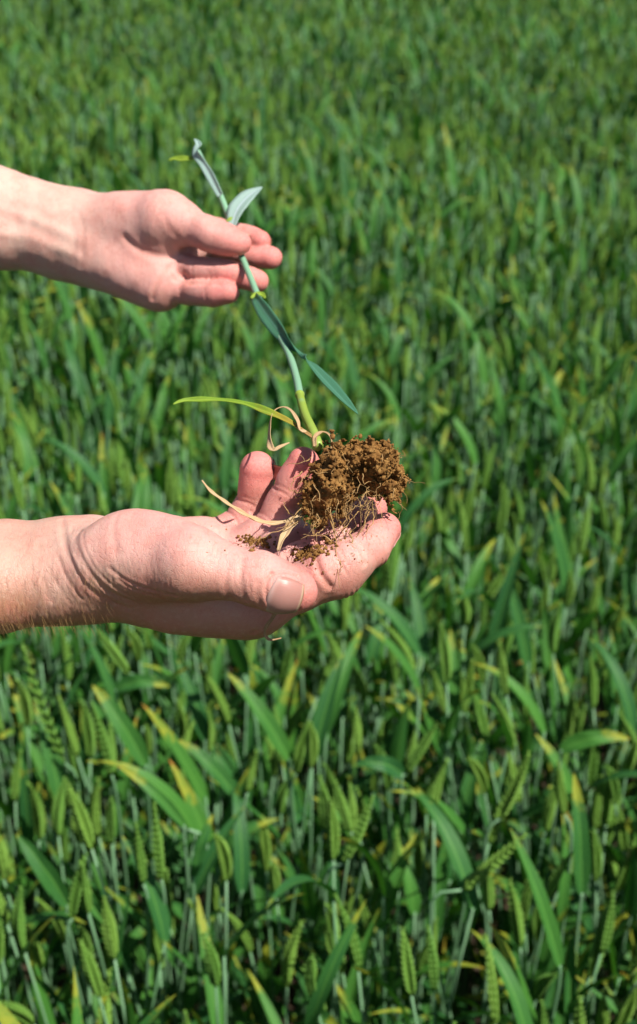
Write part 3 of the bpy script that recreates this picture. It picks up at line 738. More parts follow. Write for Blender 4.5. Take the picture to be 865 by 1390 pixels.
CR = [([(85, 706), (90, 741), (101, 770), (118, 795), (146, 813), (172, 826)], 0.42, 1.6),
      ([(107, 722), (110, 756), (124, 779), (146, 802), (176, 815)], 0.55, 1.8),
      ([(98, 715), (103, 752), (114, 778), (134, 800), (158, 820)], 0.22, 0.8), ([(114, 724), (119, 752), (135, 778), (160, 800), (190, 814)], 0.25, 0.9),
      ([(80, 758), (93, 788), (112, 814)], 0.3, 1.0), ([(49, 704), (52, 741), (58, 780), (69, 815)], 0.25, 1.5), ([(66, 770), (80, 796), (96, 820)], 0.2, 0.9),
      ([(158, 702), (154, 727), (159, 750)], 0.3, 2.0), ([(150, 772), (174, 790), (206, 801), (240, 808)], 0.35, 1.1), ([(160, 787), (190, 803), (232, 814)], 0.3, 0.9),
      ([(311, 768), (306, 788), (311, 812)], 0.28, 1.4), ([(318, 775), (318, 790), (324, 806)], 0.12, 0.8), ([(330, 758), (327, 782), (333, 814)], 0.38, 1.5),
      ([(337, 780), (339, 795), (342, 812)], 0.14, 0.8), ([(350, 790), (348, 803), (354, 820)], 0.22, 1.1), ([(346, 764), (351, 778), (349, 790)], 0.1, 1.2),
      ([(368, 822), (357, 842), (344, 858)], 0.5, 1.2), 
      ([(370, 779), (364, 786), (361, 800), (364, 815), (370, 826)], 0.55, 0.8), ([(368, 779), (385, 776), (402, 780)], 0.5, 0.8), ([(402, 781), (408, 790), (410, 808), (406, 828)], 0.45, 0.7),
      ([(429, 748), (434, 776), (448, 796)], 0.8, 1.5), ([(470, 734), (489, 746), (495, 764)], 0.7, 1.4)]
def wr_right(p, n_):
    hand = np.clip((p[:, 0] - P(60, 0, 0)[0]) / 25, 0, 1)
    q = p.copy(); q[:, 1] = p[:, 1] + .35 * p[:, 0]
    fine = vnoise(q, (0.85, 0.22, 0.22), 1) * 0.16 + vnoise(q, (1.7, 0.5, 0.5), 2) * 0.07
    low = np.clip((P(0, 745)[1] - p[:, 1]) / 12, 0.25, 1) * np.clip((P(300, 0)[0] - p[:, 0]) / 25, 0.2, 1)
    return fine * low + vnoise(p, (.09, .09, .09), 3) * 0.45
def wr_left(p, n_):
    return vnoise(p, (.10, .10, .10), 4) * 0.5 + vnoise(p, (.5, .2, .2), 5) * 0.12
lo = [P(-120, 0, 0)[0], P(0, 885, 0)[1] - 8, -810]; hi = [P(560, 0)[0] + 12, P(0, 590)[1] + 12, -600]
Vr, Qr, Nr, Gr = finish_hand(RH, lo, hi, 1.25, 1, CR, wr_right)

CLF = [([(170, 322), (185, 336), (205, 345), (235, 350)], 0.8, 2.2), ([(248, 352), (228, 364), (213, 386), (207, 406)], 0.9, 1.5), ([(236, 379), (262, 385), (300, 386)], 0.7, 1.3),
       ([(108, 290), (113, 315), (112, 345), (108, 362)], 0.25, 1.6), ([(222, 290), (229, 308), (242, 322)], 0.25, 1.6),
       ([(-40, 268), (10, 286), (50, 300), (92, 318)], -0.5, 2.6), ([(0, 318), (40, 322), (80, 338), (105, 348)], -0.5, 2.8), ([(50, 300), (66, 290), (90, 284)], -0.5, 2.0)]
lo = [P(-90, 0, 0, 950)[0], P(0, 440, 0, 950)[1], -1020]; hi = [P(400, 0, 0, 950)[0], P(0, 205, 0, 950)[1], -885]
Vl, Ql, Nl, Gl = finish_hand(LH, lo, hi, 1.5, 0, CLF, wr_left)

# ---- rest of the body (outside the picture, to the left): coarse
def B(x, y, z_): return w2c([x, y, z_])
UPW = UP
def body_sdf(p):
    cx, cy = -0.57, 0.715
    d = None
    def add(a, b_, r1, r2, k, ax=None, s_=1.0):
        nonlocal d
        e = cap(p, a, b_, r1, r2, ax, s_); d = e if d is None else smin(d, e, k)
    for yy in (-0.075, 0.075):
        add(B(cx, cy + yy, 0.96), B(cx, cy + yy, 1.10), 115, 105, 30); add(B(cx, cy + yy, 1.12), B(cx + .01, cy + yy * 1.1, 1.36), 105, 112, 30)
    add(B(cx, cy - .15, 1.43), B(cx, cy + .15, 1.43), 62, 62, 60)
    add(B(cx, cy, 1.42), B(cx + .02, cy, 1.54), 60, 54, 40)
    hx = cx + .03
    add(B(hx - .01, cy, 1.655), B(hx + .005, cy, 1.66), 86, 84, 20, AWAY, 0.9); add(B(hx + .03, cy, 1.60), B(hx + .055, cy, 1.565), 62, 40, 30, AWAY, 0.85)
    add(B(hx + .085, cy, 1.655), B(hx + .112, cy, 1.615), 8, 13, 10); add(B(hx + .088, cy - .014, 1.575), B(hx + .088, cy + .014, 1.575), 8, 8, 5)
    for sg in (-1, 1):
        add(B(hx - .005, cy + sg * .080, 1.63), B(hx - .012, cy + sg * .090, 1.665), 10, 14, 5); add(B(hx + .070, cy + sg * .018, 1.69), B(hx + .066, cy + sg * .045, 1.69), 10, 8, 10)
        add(B(cx, cy + sg * .095, .95), B(cx + .01, cy + sg * .11, .52), 88, 58, 30); add(B(cx + .01, cy + sg * .11, .52), B(cx - .02, cy + sg * .12, .09), 56, 38, 20)
        add(B(cx - .02, cy + sg * .12, .05), B(cx + .14, cy + sg * .13, .04), 38, 32, 15)
    for H in (RH, LH):
        sh, el_ = (shR, elbR) if H is RH else (shL, elbL)
        add(sh, el_, 50, 40, 30)
        far = (FB if H is RH else V2); ss = so if H is RH else sv; o_ = 8 if H is RH else 10
        for sg in (-1, 1): add(el_, far + ss * o_ * sg, 38, 28, 8)
    return d
lo = w2c([-0.85, 0.4, 0.0]); cor = np.array([w2c([x, y, z_]) for x in (-.76, -.20) for y in (.30, 1.12) for z_ in (-.02, 1.79)])
def body_cut(p):           # stop the coarse body where the finely modelled forearms begin
    d = body_sdf(p)
    return np.maximum(d, np.maximum(p[:, 0] - (-190.0), -1e9))
FOREX = {0: P(-120, 0, 0)[0], 1: P(-90, 0, 0, 950)[0]}
Vb, Qb = surface_nets(body_sdf, cor.min(0), cor.max(0), 9.0)
qc_ = Vb[Qb].mean(1); cut_ = (qc_[:, 0] > np.where(qc_[:, 1] > 60, -252.0, -189.0)) & (qc_[:, 1] > -420)
Qb = Qb[~cut_]
def join(parts_):
    VV, QQ, off_ = [], [], 0
    for V, Q in parts_: VV.append(V); QQ.append(Q + off_); off_ += len(V)
    return np.concatenate(VV), np.concatenate(QQ)

def skin_colour(V, H, n_, groove):
    c_ = np.tile(SKIN_PALE, (len(V), 1)); Vf = V.astype(np.float32)
    wx = H.p(120, 300)[0]; f = np.clip((V[:, 0] - wx + 12) / 40, 0, 1)[:, None]
    if H is RH:
        pal = np.clip((n_ @ nrm(np.array([0.0, .80, .1]))) * 1.1 + .25, 0, 1)[:, None]
        tan_shade = np.clip((P(95, 0)[0] - V[:, 0] + 10) / 30, 0, 1) * np.clip((P(0, 785)[1] - V[:, 1]) / 24 + .48, .32, 1)  # forearm tan, deepened lower down by shade put into the colour
        back = np.clip(-(n_[:, 1]) * 1.0 + .1, 0, 1) * 1.0  # downward faces: tanned hand back, darkened further with painted shade
        tan_shade = np.maximum(tan_shade, back)[:, None]
    else:
        pal = np.clip(n_[:, 2] * 1.2 + .4, 0, 1)[:, None] * 0.8
        tan_shade = np.clip(-n_[:, 1] * .6, 0, 1)[:, None] * 0.5  # underside browned by facing, shade put into the skin colour
    c_ = c_ * (1 - f * pal) + PALM_PINK * f * pal
    c_ = c_ * (1 - tan_shade) + SKIN_TAN_SHADE * tan_shade
    red = np.zeros(len(V), np.float32)
    for pts_, rad in H.red:
        dd = np.linalg.norm(Vf - np.asarray(pts_[-1], np.float32), axis=1); red = np.maximum(red, np.exp(-(dd / 17) ** 2) * .85)
        for q in pts_[1:-1]:
            dd = np.linalg.norm(Vf - np.asarray(q, np.float32), axis=1); red = np.maximum(red, np.exp(-(dd / 14) ** 2) * .40)
    s_ = 0.5 + 0.5 * np.sin(V[:, 0] * .13 + 2) * np.sin(V[:, 1] * .17 + 1) * np.cos(V[:, 2] * .11)
    red = np.clip(red + f[:, 0] * 0.25 * s_, 0, 1)[:, None]
    c_ = c_ * (1 - red) + SKIN_RED * red
    gq = np.clip(groove, 0, 1)[:, None] * 0.35
    if H is RH:                 # earth smeared and dusted round the clod
        dc = np.linalg.norm((Vf - P(455, 715, -10).astype(np.float32)) / np.array([1.25, 1, 2.2], np.float32), axis=1)
        dn_ = vnoise(V, (.55, .55, .55), 31) * .5 + vnoise(V, (1.3, 1.3, 1.3), 32) * .6
        dirt = np.clip((dn_ - .12 - dc / 60) * 4, 0, .8)[:, None] + np.clip(.30 - dc / 110, 0, 1)[:, None] * np.clip(groove, 0, 1)[:, None]
        c_ = c_ * (1 - dirt) + np.array([0.20, 0.10, 0.04]) * dirt
    return c_ * (1 - gq) + np.array([0.55, 0.22, 0.16]) * gq
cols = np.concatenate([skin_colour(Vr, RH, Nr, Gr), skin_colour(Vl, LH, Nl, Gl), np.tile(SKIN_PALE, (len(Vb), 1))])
VV, QQ = join([(Vr, Qr), (Vl, Ql), (Vb, Qb)])
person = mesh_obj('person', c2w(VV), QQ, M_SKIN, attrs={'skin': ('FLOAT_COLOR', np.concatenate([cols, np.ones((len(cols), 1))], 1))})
tag(person, 'person reaching in with one hand cupped under the soil and the other pinching the stem', 'person')

# fingernails: curved plates lying on the back of each fingertip
def nail(H, tipc, bone, dors, rad, length, halfang, nm='fingernail', lift=0.45, back=0.62):
    bone = nrm(bone); dors = nrm(dors - bone * np.dot(dors, bone)); sd_ = np.cross(bone, dors); V = []; tp = []; uu = []
    nu, nv_ = 15, 13
    for i in range(nu):
        u = i / (nu - 1); c0 = tipc + bone * (u - back) * length
        for j in range(nv_):
            v = j / (nv_ - 1) * 2 - 1; a = v * halfang * (1 - .10 * (1 - u) ** 2)
            uo = -0.10 * length * (1 - v * v) * (1 if u < .5 else -0.6) * abs(u - .5) * 2     # round base, round free edge
            di = dors * math.cos(a) + sd_ * math.sin(a); q = c0 + bone * (-0.16 * length * (1 - v * v) * max(0, 1 - 2 * u) + .10 * length * (1 - v * v) * max(0, 2 * u - 1))
            t_ = rad * 2.2
            for _ in range(14):
                d_ = float(H.sdf((q + di * t_)[None].astype(np.float32))[0]); t_ -= d_ * .9
                if abs(d_) < .02: break
            edge = max(abs(v) ** 4, (1 - u) ** 6)
            V.append(q + di * (t_ + lift * (1 - edge) - .15 * edge + .25 * max(0, u - .85) / .15 * (1 - abs(v) ** 3))); tp.append(u); uu.append(v)
    Fc = [(i * nv_ + j, i * nv_ + j + 1, (i + 1) * nv_ + j + 1, (i + 1) * nv_ + j) for i in range(nu - 1) for j in range(nv_ - 1)]
    o = mesh_obj(nm, c2w(V), Fc, M_NAIL, person, attrs={'tip': ('FLOAT', tp), 'uu': ('FLOAT', uu)})
    so_ = o.modifiers.new('thick', 'SOLIDIFY'); so_.thickness = 0.0004; so_.offset = 1
    return o
nd = nrm(np.array([-0.10, -0.42, 1.0]))
tn = nail(RH, thumbR[2], thumbR[2] - thumbR[1], nd, 10, 12.6, math.radians(49), 'thumbnail', .5, .93)
nail(LH, thumbL[2], thumbL[2] - thumbL[1], np.array([.1, .8, -.5]), 8, 11, math.radians(50), 'thumbnail')
for H in (RH, LH):
    for (pts_, rad) in H.red[:4]:
        bn = nrm(pts_[-1] - pts_[-2]); sdv = sideR if H is RH else sideL
        dz_ = -nrm(np.cross(bn, sdv)) * H.sign
        nail(H, pts_[-1], bn, dz_, rad[-1], 9.5, math.radians(48))

# clothes, hair, boots (all outside the picture)
def shell(name, fn, a, b_, vox, m, parent=person):
    V, Q = surface_nets(fn, a, b_, vox); V = project(fn, V, 1)
    return mesh_obj(name, c2w(V), Q, m, parent)
def wz_(p): return CAM_H + (p @ UP.astype(np.float32)) / 1000.0
def wx_(p): return p[:, 0] / 1000.0
def wy_(p): return (p @ AWAY.astype(np.float32)) / 1000.0
def shirt_fn(p):
    d = body_sdf(p) - 9 - 2.0 * np.sin(wz_(p) * 60 + wy_(p) * 25) * 0.6
    return np.maximum.reduce([d, (0.90 - wz_(p)) * 1000, (wz_(p) - 1.475 - 0.0 * wx_(p)) * 1000, (wx_(p) + 0.440) * 1000])
def trouser_fn(p):
    d = body_sdf(p) - 10 - 2.0 * np.sin(wz_(p) * 45 + wx_(p) * 30)
    return np.maximum.reduce([d, (wz_(p) - 0.955) * 1000, (0.16 - wz_(p)) * 1000])
def boot_fn(p): return np.maximum(body_sdf(p) - 9, (wz_(p) - 0.30) * 1000)
def hair_fn(p):
    d = body_sdf(p) - 9 - 1.5 * np.sin(wx_(p) * 300) * np.sin(wy_(p) * 260)
    return np.maximum.reduce([d, (1.60 - wz_(p)) * 1000, ((wx_(p) + 0.510) - (wz_(p) - 1.69) * 1.2) * 1000])
a_, b2 = cor.min(0), cor.max(0)
shell('shirt', shirt_fn, a_, b2, 9, M_SHIRT); shell('trousers', trouser_fn, a_, b2, 10, M_TROUSER)
shell('boots', boot_fn, a_, b2, 9, M_BOOT); shell('hair', hair_fn, a_, b2, 7, M_HAIR)
for sg in (-1, 1):
    c = w2c([-0.54 + .074, .715 + sg * .032, 1.668]); V, Q = surface_nets(lambda p: cap(p, c, c + 0.1, 12, 12), c - 16, c + 16, 2.5)
    mesh_obj('eye', c2w(V), Q, M_EYE, person)

# ------------------------------------------------------------------ the uprooted wheat plant
def dep(py):            # distance of the stem from the camera runs from the root clod up to the pinching fingers
    return float(np.interp(600 - py, [-30, 0, 205, 250, 300, 420], [690, 706, 890, 918, 930, 960]))
def sp_(x, y, dz=0): d = dep(y) - dz; return np.array([(x - 432.5) / F * d, (695 - y) / F * d, -d])
def at_(x, y, d): return np.array([(x - 432.5) / F * d, (695 - y) / F * d, -d])
plant = empty('uprooted_wheat_plant', tuple(c2w(at_(432, 600, 708))))
tag(plant, 'uprooted green wheat plant with blue-green leaves and fibrous roots held between two hands', 'wheat plant')
def part(name, V, Fc, m_, parent=plant, world=False, tip=None, uu=None, solid=0.0, fmat=None):
    Vw = c2w(V); base = np.array(parent.matrix_basis.translation) if parent is plant else np.array(plant.location)
    o = mesh_obj(name, Vw - np.array(plant.location), Fc, m_, None, fmat=fmat, attrs={'tip': ('FLOAT', tip if tip is not None else np.zeros(len(V))), 'uu': ('FLOAT', uu if uu is not None else np.zeros(len(V)))})
    o.parent = parent
    if solid:
        q = o.modifiers.new('thick', 'SOLIDIFY'); q.thickness = solid; q.offset = 0
    return o
# stem: three segments between nodes
def seg(pp, r0, r1, tips=(0, 0), ns=10, n=20, name='stem'):
    path = catmull(pp, n); V, Fc = tube(path, np.linspace(r0, r1, n), ns)
    t_ = np.concatenate([np.repeat(np.linspace(tips[0], tips[1], n), ns), tips])
    return part(name, V, Fc, M_HSTEM, tip=t_)
seg([sp_(432, 606), sp_(426, 588), sp_(414, 562), sp_(407, 536)], 2.7, 2.2, (1.0, .78), name='stem')
seg([sp_(407, 537), sp_(402, 511), sp_(391, 478), sp_(372, 442), sp_(350, 402)], 2.2, 2.0, (0.5, 0.2), name='stem')
seg([sp_(350, 402), sp_(339, 374), sp_(327, 345), sp_(318, 322), sp_(314, 300)], 2.1, 1.9, (0.5, 0.2), name='stem')
seg([sp_(314, 302), sp_(307, 284), sp_(296, 258), sp_(284, 236), sp_(273, 214), sp_(268, 204)], 2.1, 1.7, (0.35, 0), name='stem')
def ring(x, y, r_, tip_, nm='stem_node'):
    c = sp_(x, y); ax = nrm(sp_(x - 6, y - 14) - sp_(x, y))
    pth = [c + ax * q for q in (-2.2, -1.0, 0, 1.0, 2.2)]; V, Fc = tube(pth, np.array([.75, 1.0, 1.12, 1.0, .75]) * r_, 12)
    part(nm, V, Fc, M_HSTEM, tip=np.full(len(V), tip_))
ring(407, 536, 2.5, .8); ring(350, 403, 2.5, .85); ring(313, 300, 2.3, .75)
def blade(name, pp, wid, nv_, m_, tips=(0, .3), fold=.3, n=26, wav=0.0, parent=plant, solid=.0003):
    path = catmull(pp, n); wv_ = np.interp(np.linspace(0, 1, n), np.linspace(0, 1, len(wid)), wid)
    nn = catmull(nv_, n); V, Fc, tp, uu = strip(path, wv_, nn, fold, 7, 0, wav)
    return part(name, V, Fc, m_, parent, tip=tips[0] + tp * (tips[1] - tips[0]), uu=uu, solid=solid)
CAMD = np.array([0, 0, 1.0])
# large leaf wrapping the stem below the hand, twisting over and ending in a point to the right
blade('leaf', [sp_(346, 403, 5), sp_(360, 424, 6), sp_(378, 448, 6), sp_(396, 467, 8), sp_(410, 480, 12), sp_(426, 500, 18), sp_(446, 522, 24), sp_(468, 545, 28), sp_(486, 562, 30)],
      [5.5, 10.0, 9.5, 6.5, 3.4, 7.6, 8.8, 6.0, .5], [[-.5, .2, 1], [-.5, .25, 1], [-.4, .1, 1], [-.3, -.5, .9], [.3, -.6, .8], [.4, .3, .9], [.3, .4, .9], [.3, .4, .9], [.3, .4, .9]], M_HLEAF, (0, .42), .35)
# sheath edge and ligule at that node
blade('ligule', [sp_(341, 405, 5), sp_(348, 399, 7), sp_(357, 400, 6), sp_(360, 405, 5)], [1.5, 3.2, 3.0, 1.0], [[0, .4, 1]] * 4, M_YLEAF, (.3, .5), .2, 8, .1)
# small pale leaf above the thumb
blade('leaf', [sp_(316, 309, 6), sp_(318, 296, 6), sp_(324, 282, 6), sp_(336, 268, 5), sp_(348, 259, 4), sp_(356, 254, 2)], [4.0, 9.5, 14.0, 12.5, 6.5, .5],
      [[-.4, .5, 1]] * 6, M_GLAUC, (0, .1), .22)
blade('ligule', [sp_(308, 302, 5), sp_(313, 297, 6), sp_(318, 300, 5)], [1.5, 3.0, 1.0], [[0, .4, 1]] * 3, M_YLEAF, (.2, .4), .2, 8)
# wilted top: pale curl and a small hanging yellow-green tip
blade('leaf', [sp_(300, 266, 3), sp_(288, 242, 3), sp_(276, 222, 3), sp_(268, 208, 3), sp_(270, 197, 3), sp_(264, 189, 4)], [4.5, 6.5, 5.5, 7.5, 5.0, 1.0],
      [[-.6, .3, 1]] * 3 + [[-.9, .1, .6], [-.2, .5, 1], [.2, .5, 1]], M_GLAUC, (0, .15), .5)
blade('leaf', [sp_(270, 212, 0), sp_(262, 216, -4), sp_(250, 217, -8), sp_(238, 216, -12), sp_(229, 218, -14)], [2.0, 4.5, 6.0, 4.5, 1.0], [[0, .7, 1]] * 5, M_YLEAF, (0, .25), .4, 16, .05)
# long yellowing leaf running left from the base
blade('leaf', [sp_(428, 596, 2), sp_(410, 584, 3), sp_(392, 573, 5), sp_(368, 562, 7), sp_(340, 551, 8), sp_(312, 545, 8), sp_(278, 543, 6), sp_(250, 544, 4), sp_(235, 549, 2)],
      [1.8, 2.0, 3.6, 5.2, 4.2, 3.0, 3.6, 2.8, .5], [[0, .8, .8], [0, .8, .8], [.2, .8, .7], [.2, .5, .9], [.1, .7, .8], [0, .9, .6], [0, .6, .9], [0, .6, .9], [0, .6, .9]], M_YLEAF, (1.15, .1), .45, 34, .06)
# dead curled leaves
blade('dry_leaf', [sp_(416, 586, 4), sp_(406, 583, 6), sp_(403, 572, 8), sp_(396, 559, 9), sp_(386, 553, 8), sp_(375, 556, 7), sp_(369, 566, 6), sp_(367, 585, 6), sp_(367, 603, 5), sp_(371, 612, 5), sp_(380, 607, 7), sp_(393, 601, 8)],
      [1.2, 3.0, 3.4, 2.2, 1.4, 1.2, 1.8, 2.6, 3.6, 3.0, 2.0, .6], [[.9, .1, .5], [.9, .2, .6], [.7, .4, .7], [.2, .9, .4], [0, 1, .4], [-.6, .8, .4], [-.8, .1, .6], [-.6, 0, .8], [-.5, .1, .9], [.2, .9, .5], [.2, .8, .6], [.2, .8, .6]], M_DRY, (0, 0), .4, 44, .05)
blade('dry_leaf', [sp_(428, 606, 4), sp_(428, 594, 6), sp_(436, 587, 7), sp_(446, 590, 7), sp_(450, 602, 6), sp_(449, 616, 4)], [1.8, 2.6, 2.0, 1.6, 2.2, 1.4], [[-.3, .3, 1], [-.3, .4, 1], [0, .9, .6], [.5, .7, .5], [.9, .1, .5], [.8, 0, .6]], M_DRY, (0, 0), .4, 20, .08)
# pale papery stem base lying across the palm, and the long dry stolon pointing left
blade('dry_leaf', [at_(378, 748, 676), at_(383, 733, 678), at_(390, 722, 682), at_(398, 710, 684), at_(410, 700, 686), at_(422, 688, 690)], [1.5, 3.0, 4.5, 5.5, 4.0, 2.5], [[-.3, .5, 1]] * 6, M_DRY, (0, 0), .5, 20, .12)
blade('dry_leaf', [at_(274, 652, 676), at_(286, 667, 676), at_(304, 681, 677), at_(324, 694, 680), at_(346, 706, 684), at_(368, 711, 687), at_(392, 707, 690), at_(412, 696, 692)], [.6, 1.8, 2.4, 2.6, 3.4, 2.6, 2.4, 2.4], [[.3, .9, .6], [.3, .7, .8]] * 4, M_DRY, (0, 0), .5, 40, .1)
blade('dry_leaf', [at_(377, 826, 656), at_(371, 839, 658), at_(362, 852, 662), at_(361, 863, 664), at_(368, 869, 664), at_(382, 866, 663)], [1.0, 2.6, 2.2, 1.8, 1.4, .4], [[-.6, .2, 1], [-.7, .2, .8], [-.9, .1, .6], [-.4, .7, .8], [0, .9, .7], [0, .9, .7]], M_DRY, (0, 0), .4, 24, .08)

# roots: one fibre per path
rr = random.Random(5)
def root(pp, r0=.45, r1=.15, n=18, jig=.5):
    path = catmull(pp, n); g_ = np.array([[rr.gauss(0, jig), rr.gauss(0, jig), rr.gauss(0, jig)] for _ in range(n)]); g_ = (g_ + np.roll(g_, 1, 0)) / 2; g_[0] = 0
    V, Fc = tube(path + g_, np.linspace(r0, r1, n), 5); part('root', V, Fc, M_ROOT)
ROOTS = [[(448, 690, 686), (452, 715, 676), (456, 745, 668), (458, 772, 664), (461, 797, 661)],
         [(452, 665, 684), (448, 690, 678), (455, 720, 672), (463, 735, 670)], [(414, 688, 690), (402, 703, 684), (390, 712, 680), (374, 720, 678)],
         [(420, 680, 690), (408, 690, 682), (396, 706, 678), (387, 716, 676)], [(412, 700, 686), (396, 715, 680), (372, 722, 676), (352, 733, 674), (338, 742, 672)],
         [(505, 680, 700), (500, 698, 688), (492, 715, 680), (485, 726, 676), (478, 742, 672)], [(495, 685, 700), (482, 700, 688), (470, 715, 678), (455, 722, 676), (436, 728, 676)],
         [(505, 690, 692), (508, 705, 684), (500, 718, 678), (496, 728, 674)], [(450, 735, 672), (440, 728, 674), (425, 727, 676), (409, 731, 676)],
         [(545, 645, 700), (552, 650, 700), (556, 656, 702)], [(525, 672, 700), (530, 668, 702), (538, 673, 704)], [(500, 600, 706), (505, 596, 704), (507, 603, 700)],
         [(420, 660, 690), (405, 668, 684), (392, 664, 682)], [(418, 670, 690), (402, 676, 684), (398, 668, 682)], [(398, 700, 688), (388, 690, 684), (386, 680, 682)],
         [(440, 715, 682), (430, 725, 678), (415, 728, 676)], [(462, 690, 682), (470, 704, 676), (462, 716, 674), (468, 728, 672)], [(456, 744, 668), (448, 750, 668), (446, 760, 666)],
         [(458, 760, 665), (464, 768, 664), (462, 776, 663)], [(428, 640, 690), (415, 648, 684), (404, 660, 680)], [(487, 655, 690), (480, 668, 682), (470, 674, 680), (463, 682, 678)],
         [(430, 706, 684), (424, 716, 680), (428, 728, 677)], [(410, 640, 692), (400, 650, 686), (396, 662, 682)], [(476, 720, 676), (478, 736, 670), (472, 752, 667)]]
for q in ROOTS: root([at_(*u) for u in q], rr.uniform(.25, .48), .09)
for _ in range(60):          # fine fibres hanging off the underside
    x = rr.uniform(410, 520); y = rr.uniform(672, 705) - max(0, x - 460) * .35; d_ = rr.uniform(672, 694); pp = []
    sx = rr.uniform(-1, .6)
    for q in range(6): pp.append(at_(x + sx * q * 4 + rr.gauss(0, 2.5), y + q * rr.uniform(4, 9), d_ - q * 2.2))
    root(pp[:rr.choice([3, 4, 5, 6])], rr.uniform(.12, .24), .06, 14, .45)
for _ in range(60):
    x, y = rr.uniform(415, 545), rr.uniform(612, 690); d_ = rr.uniform(664, 712); a = rr.uniform(0, 6.28); ln = rr.uniform(8, 34)
    pp = [at_(x + q * ln / 3 * math.cos(a) + rr.gauss(0, 3), y + q * ln / 3 * math.sin(a) + q * 2.5 + rr.gauss(0, 3), d_ - q * rr.uniform(-3, 3)) for q in range(4)]
    root(pp, rr.uniform(.13, .27), .07, 12, .5)

# ------------------------------------------------------------------ soil clod bound by the roots
ico_v, ico_f = None, None
import bmesh
bm = bmesh.new(); bmesh.ops.create_icosphere(bm, subdivisions=2, radius=1.0)
ico_v = np.array([v.co[:] for v in bm.verts]); ico_f = np.array([[v.index for v in f.verts] for f in bm.faces]); bm.free()
bm = bmesh.new(); bmesh.ops.create_icosphere(bm, subdivisions=1, radius=1.0)
ic1_v = np.array([v.co[:] for v in bm.verts]); ic1_f = np.array([[v.index for v in f.verts] for f in bm.faces]); bm.free()
def crumbs(name, cen, rad, g_, m_, fine=True):
    bv_, bf_ = (ico_v, ico_f) if fine else (ic1_v, ic1_f)
    V = []; Fq = []
    for i, (c, r_) in enumerate(zip(cen, rad)):
        k = g_.normal(0, 1, (3, 3)); s1 = 1 + .28 * np.sin(bv_ @ k[0] * 2.2 + k[1][0] * 3) + .16 * np.sin(bv_ @ k[1] * 4.0 + 1) + g_.normal(0, .05, len(bv_))
        V.append(c + bv_ * (r_ * s1)[:, None] * g_.uniform(.75, 1.2, 3)); Fq.append(bf_ + i * len(bv_))
    o = mesh_obj(name, c2w(np.concatenate(V)), np.concatenate(Fq), m_)
    return o
g = np.random.default_rng(21)
LOBES = [  # px, py, depth, radii in px (x, y) and mm depth
    (477, 628, 690, 34, 20, 15), (502, 634, 692, 29, 22, 14), (524, 640, 694, 14, 20, 10), (452, 640, 688, 26, 25, 14), (441, 672, 686, 22, 32, 11), (427, 688, 686, 12, 22, 8), (463, 660, 690, 20, 22, 12), (535, 658, 694, 5, 17, 5), (456, 606, 692, 10, 10, 6), (498, 658, 694, 20, 12, 9), (496, 610, 692, 10, 8, 6)]
def in_clod(p):
    d = None
    for (x, y, dd, rx, ry, rz) in LOBES:
        c = at_(x, y, dd).astype(np.float32); s_ = np.array([rx * .352, ry * .352, rz], np.float32)
        q = (np.linalg.norm((p - c) / s_, axis=1) - 1) * s_.min(); d = q if d is None else smin(d, q, 5)
    return d
ROT3 = np.array(Euler((.7, .5, .9)).to_matrix(), dtype=np.float32)
def clod_sdf(p):
    d = in_clod(p) + 0.9
    q = p + 2.6 * np.stack([vnoise(p, .21, 41), vnoise(p, .21, 42), vnoise(p, .21, 43)], 1)
    q2 = q @ ROT3
    return d + vnoise(q, .15, 11) * 3.6 + vnoise(q2, .31, 12) * 4.0 + np.abs(vnoise(q, .6, 13)) * 2.2 + vnoise(q2, 1.3, 14) * 0.9 - .6
b0, b1 = at_(395, 740, 660), at_(560, 585, 720)
Vc, Qc = surface_nets(clod_sdf, np.minimum(b0, b1) - [4, 4, 8], np.maximum(b0, b1) + [4, 4, 14], 0.62)
lump_V, lump_Q = Vc, Qc
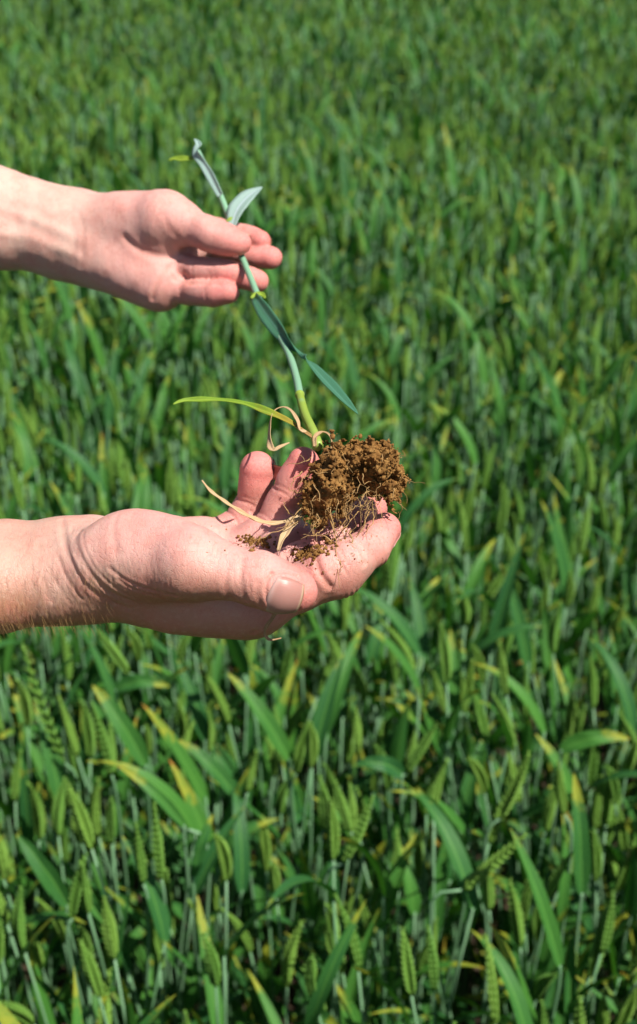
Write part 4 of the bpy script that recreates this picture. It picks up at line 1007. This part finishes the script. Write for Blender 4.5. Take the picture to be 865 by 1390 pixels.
# crumbs spread over that core, in clusters
pick_ = g.integers(0, len(Vc), 5200); nn_ = grad(clod_sdf, Vc[pick_], .6)
nn_ /= np.linalg.norm(nn_, axis=1)[:, None] + 1e-6
keep = (vnoise(Vc[pick_], .25, 15) > -.35); Cc = (Vc[pick_] + nn_ * g.uniform(-.6, 1.3, (len(pick_), 1)))[keep]
Rc = np.clip(g.lognormal(math.log(.46), .45, len(Cc)), .22, 1.7)
V1 = []; F1 = []
for i, (c, r_) in enumerate(zip(Cc, Rc)):
    k = g.normal(0, 1, (2, 3)); s1 = 1 + .32 * np.sin(ic1_v @ k[0] * 2.4 + i) + .2 * np.sin(ic1_v @ k[1] * 4) + g.normal(0, .16, len(ic1_v))
    V1.append(c + ic1_v * (r_ * s1)[:, None]); F1.append(ic1_f + i * len(ic1_v))
V1 = np.concatenate(V1); F1 = np.concatenate(F1)
core = part('soil_clod', Vc, Qc, M_SOIL)
V1o = part('soil_crumb', V1, F1, M_SOIL); V1o['kind'] = 'stuff'
# loose crumbs lying on the palm and fingers
Cl, Rl = [], []
def drop(x, y, n, sx, sy, r_):
    for _ in range(n):
        q = trace(RH.sdf, x + g.normal(0, sx), y + g.normal(0, sy), 80)
        if RH.sdf(q[None].astype(np.float32))[0] < .6: Cl.append(q + np.array([0, .25, .1]) * r_); Rl.append(r_ * g.uniform(.35, 1.4))
drop(350, 737, 90, 9, 4, .85); drop(338, 731, 30, 5, 3, .7); drop(425, 750, 90, 10, 4, .85); drop(412, 755, 40, 7, 4, .8); drop(440, 740, 16, 10, 5, .9); drop(460, 733, 8, 10, 3, .8)
drop(470, 750, 14, 26, 14, .35); drop(320, 735, 12, 26, 8, .4); drop(500, 735, 6, 20, 14, .3); drop(410, 625, 5, 8, 8, .35); drop(440, 775, 8, 14, 12, .35); drop(390, 730, 10, 16, 8, .4)
lc = crumbs('soil_crumbs', np.array(Cl), np.array(Rl), g, M_SOIL, False)
tag(lc, 'scattered brown soil crumbs lying on the open palm and fingers', 'soil crumbs', None, 'stuff')
# fine hairs on the forearm
hv, hf = [], []
for _ in range(420):
    x = rr.uniform(-60, 150); y = rr.uniform(770, 868); q = trace(RH.sdf, x, min(y, 846), 80)
    n_ = grad(RH.sdf, q[None])[0]
    if y > 835 or rr.random() < .5:
        t_ = nrm(np.array([rr.uniform(.2, 1), -1 + rr.uniform(-.4, .6), rr.uniform(-.3, .3)]) + n_ * .5); ln = rr.uniform(4, 9)
        pth = [q + n_ * .0 + t_ * ln * f + n_ * (.9 * f - .8 * f * f) * 3 for f in (0, .35, .7, 1)]
        V, Fc = tube(pth, [.045, .04, .03, .01], 3); o_ = sum(map(len, hv)); hv.append(V); hf += [tuple(i + o_ for i in f) for f in Fc]
ho = mesh_obj('arm_hair', c2w(np.concatenate(hv)), hf, M_ROOT, person); ho['kind'] = 'stuff'
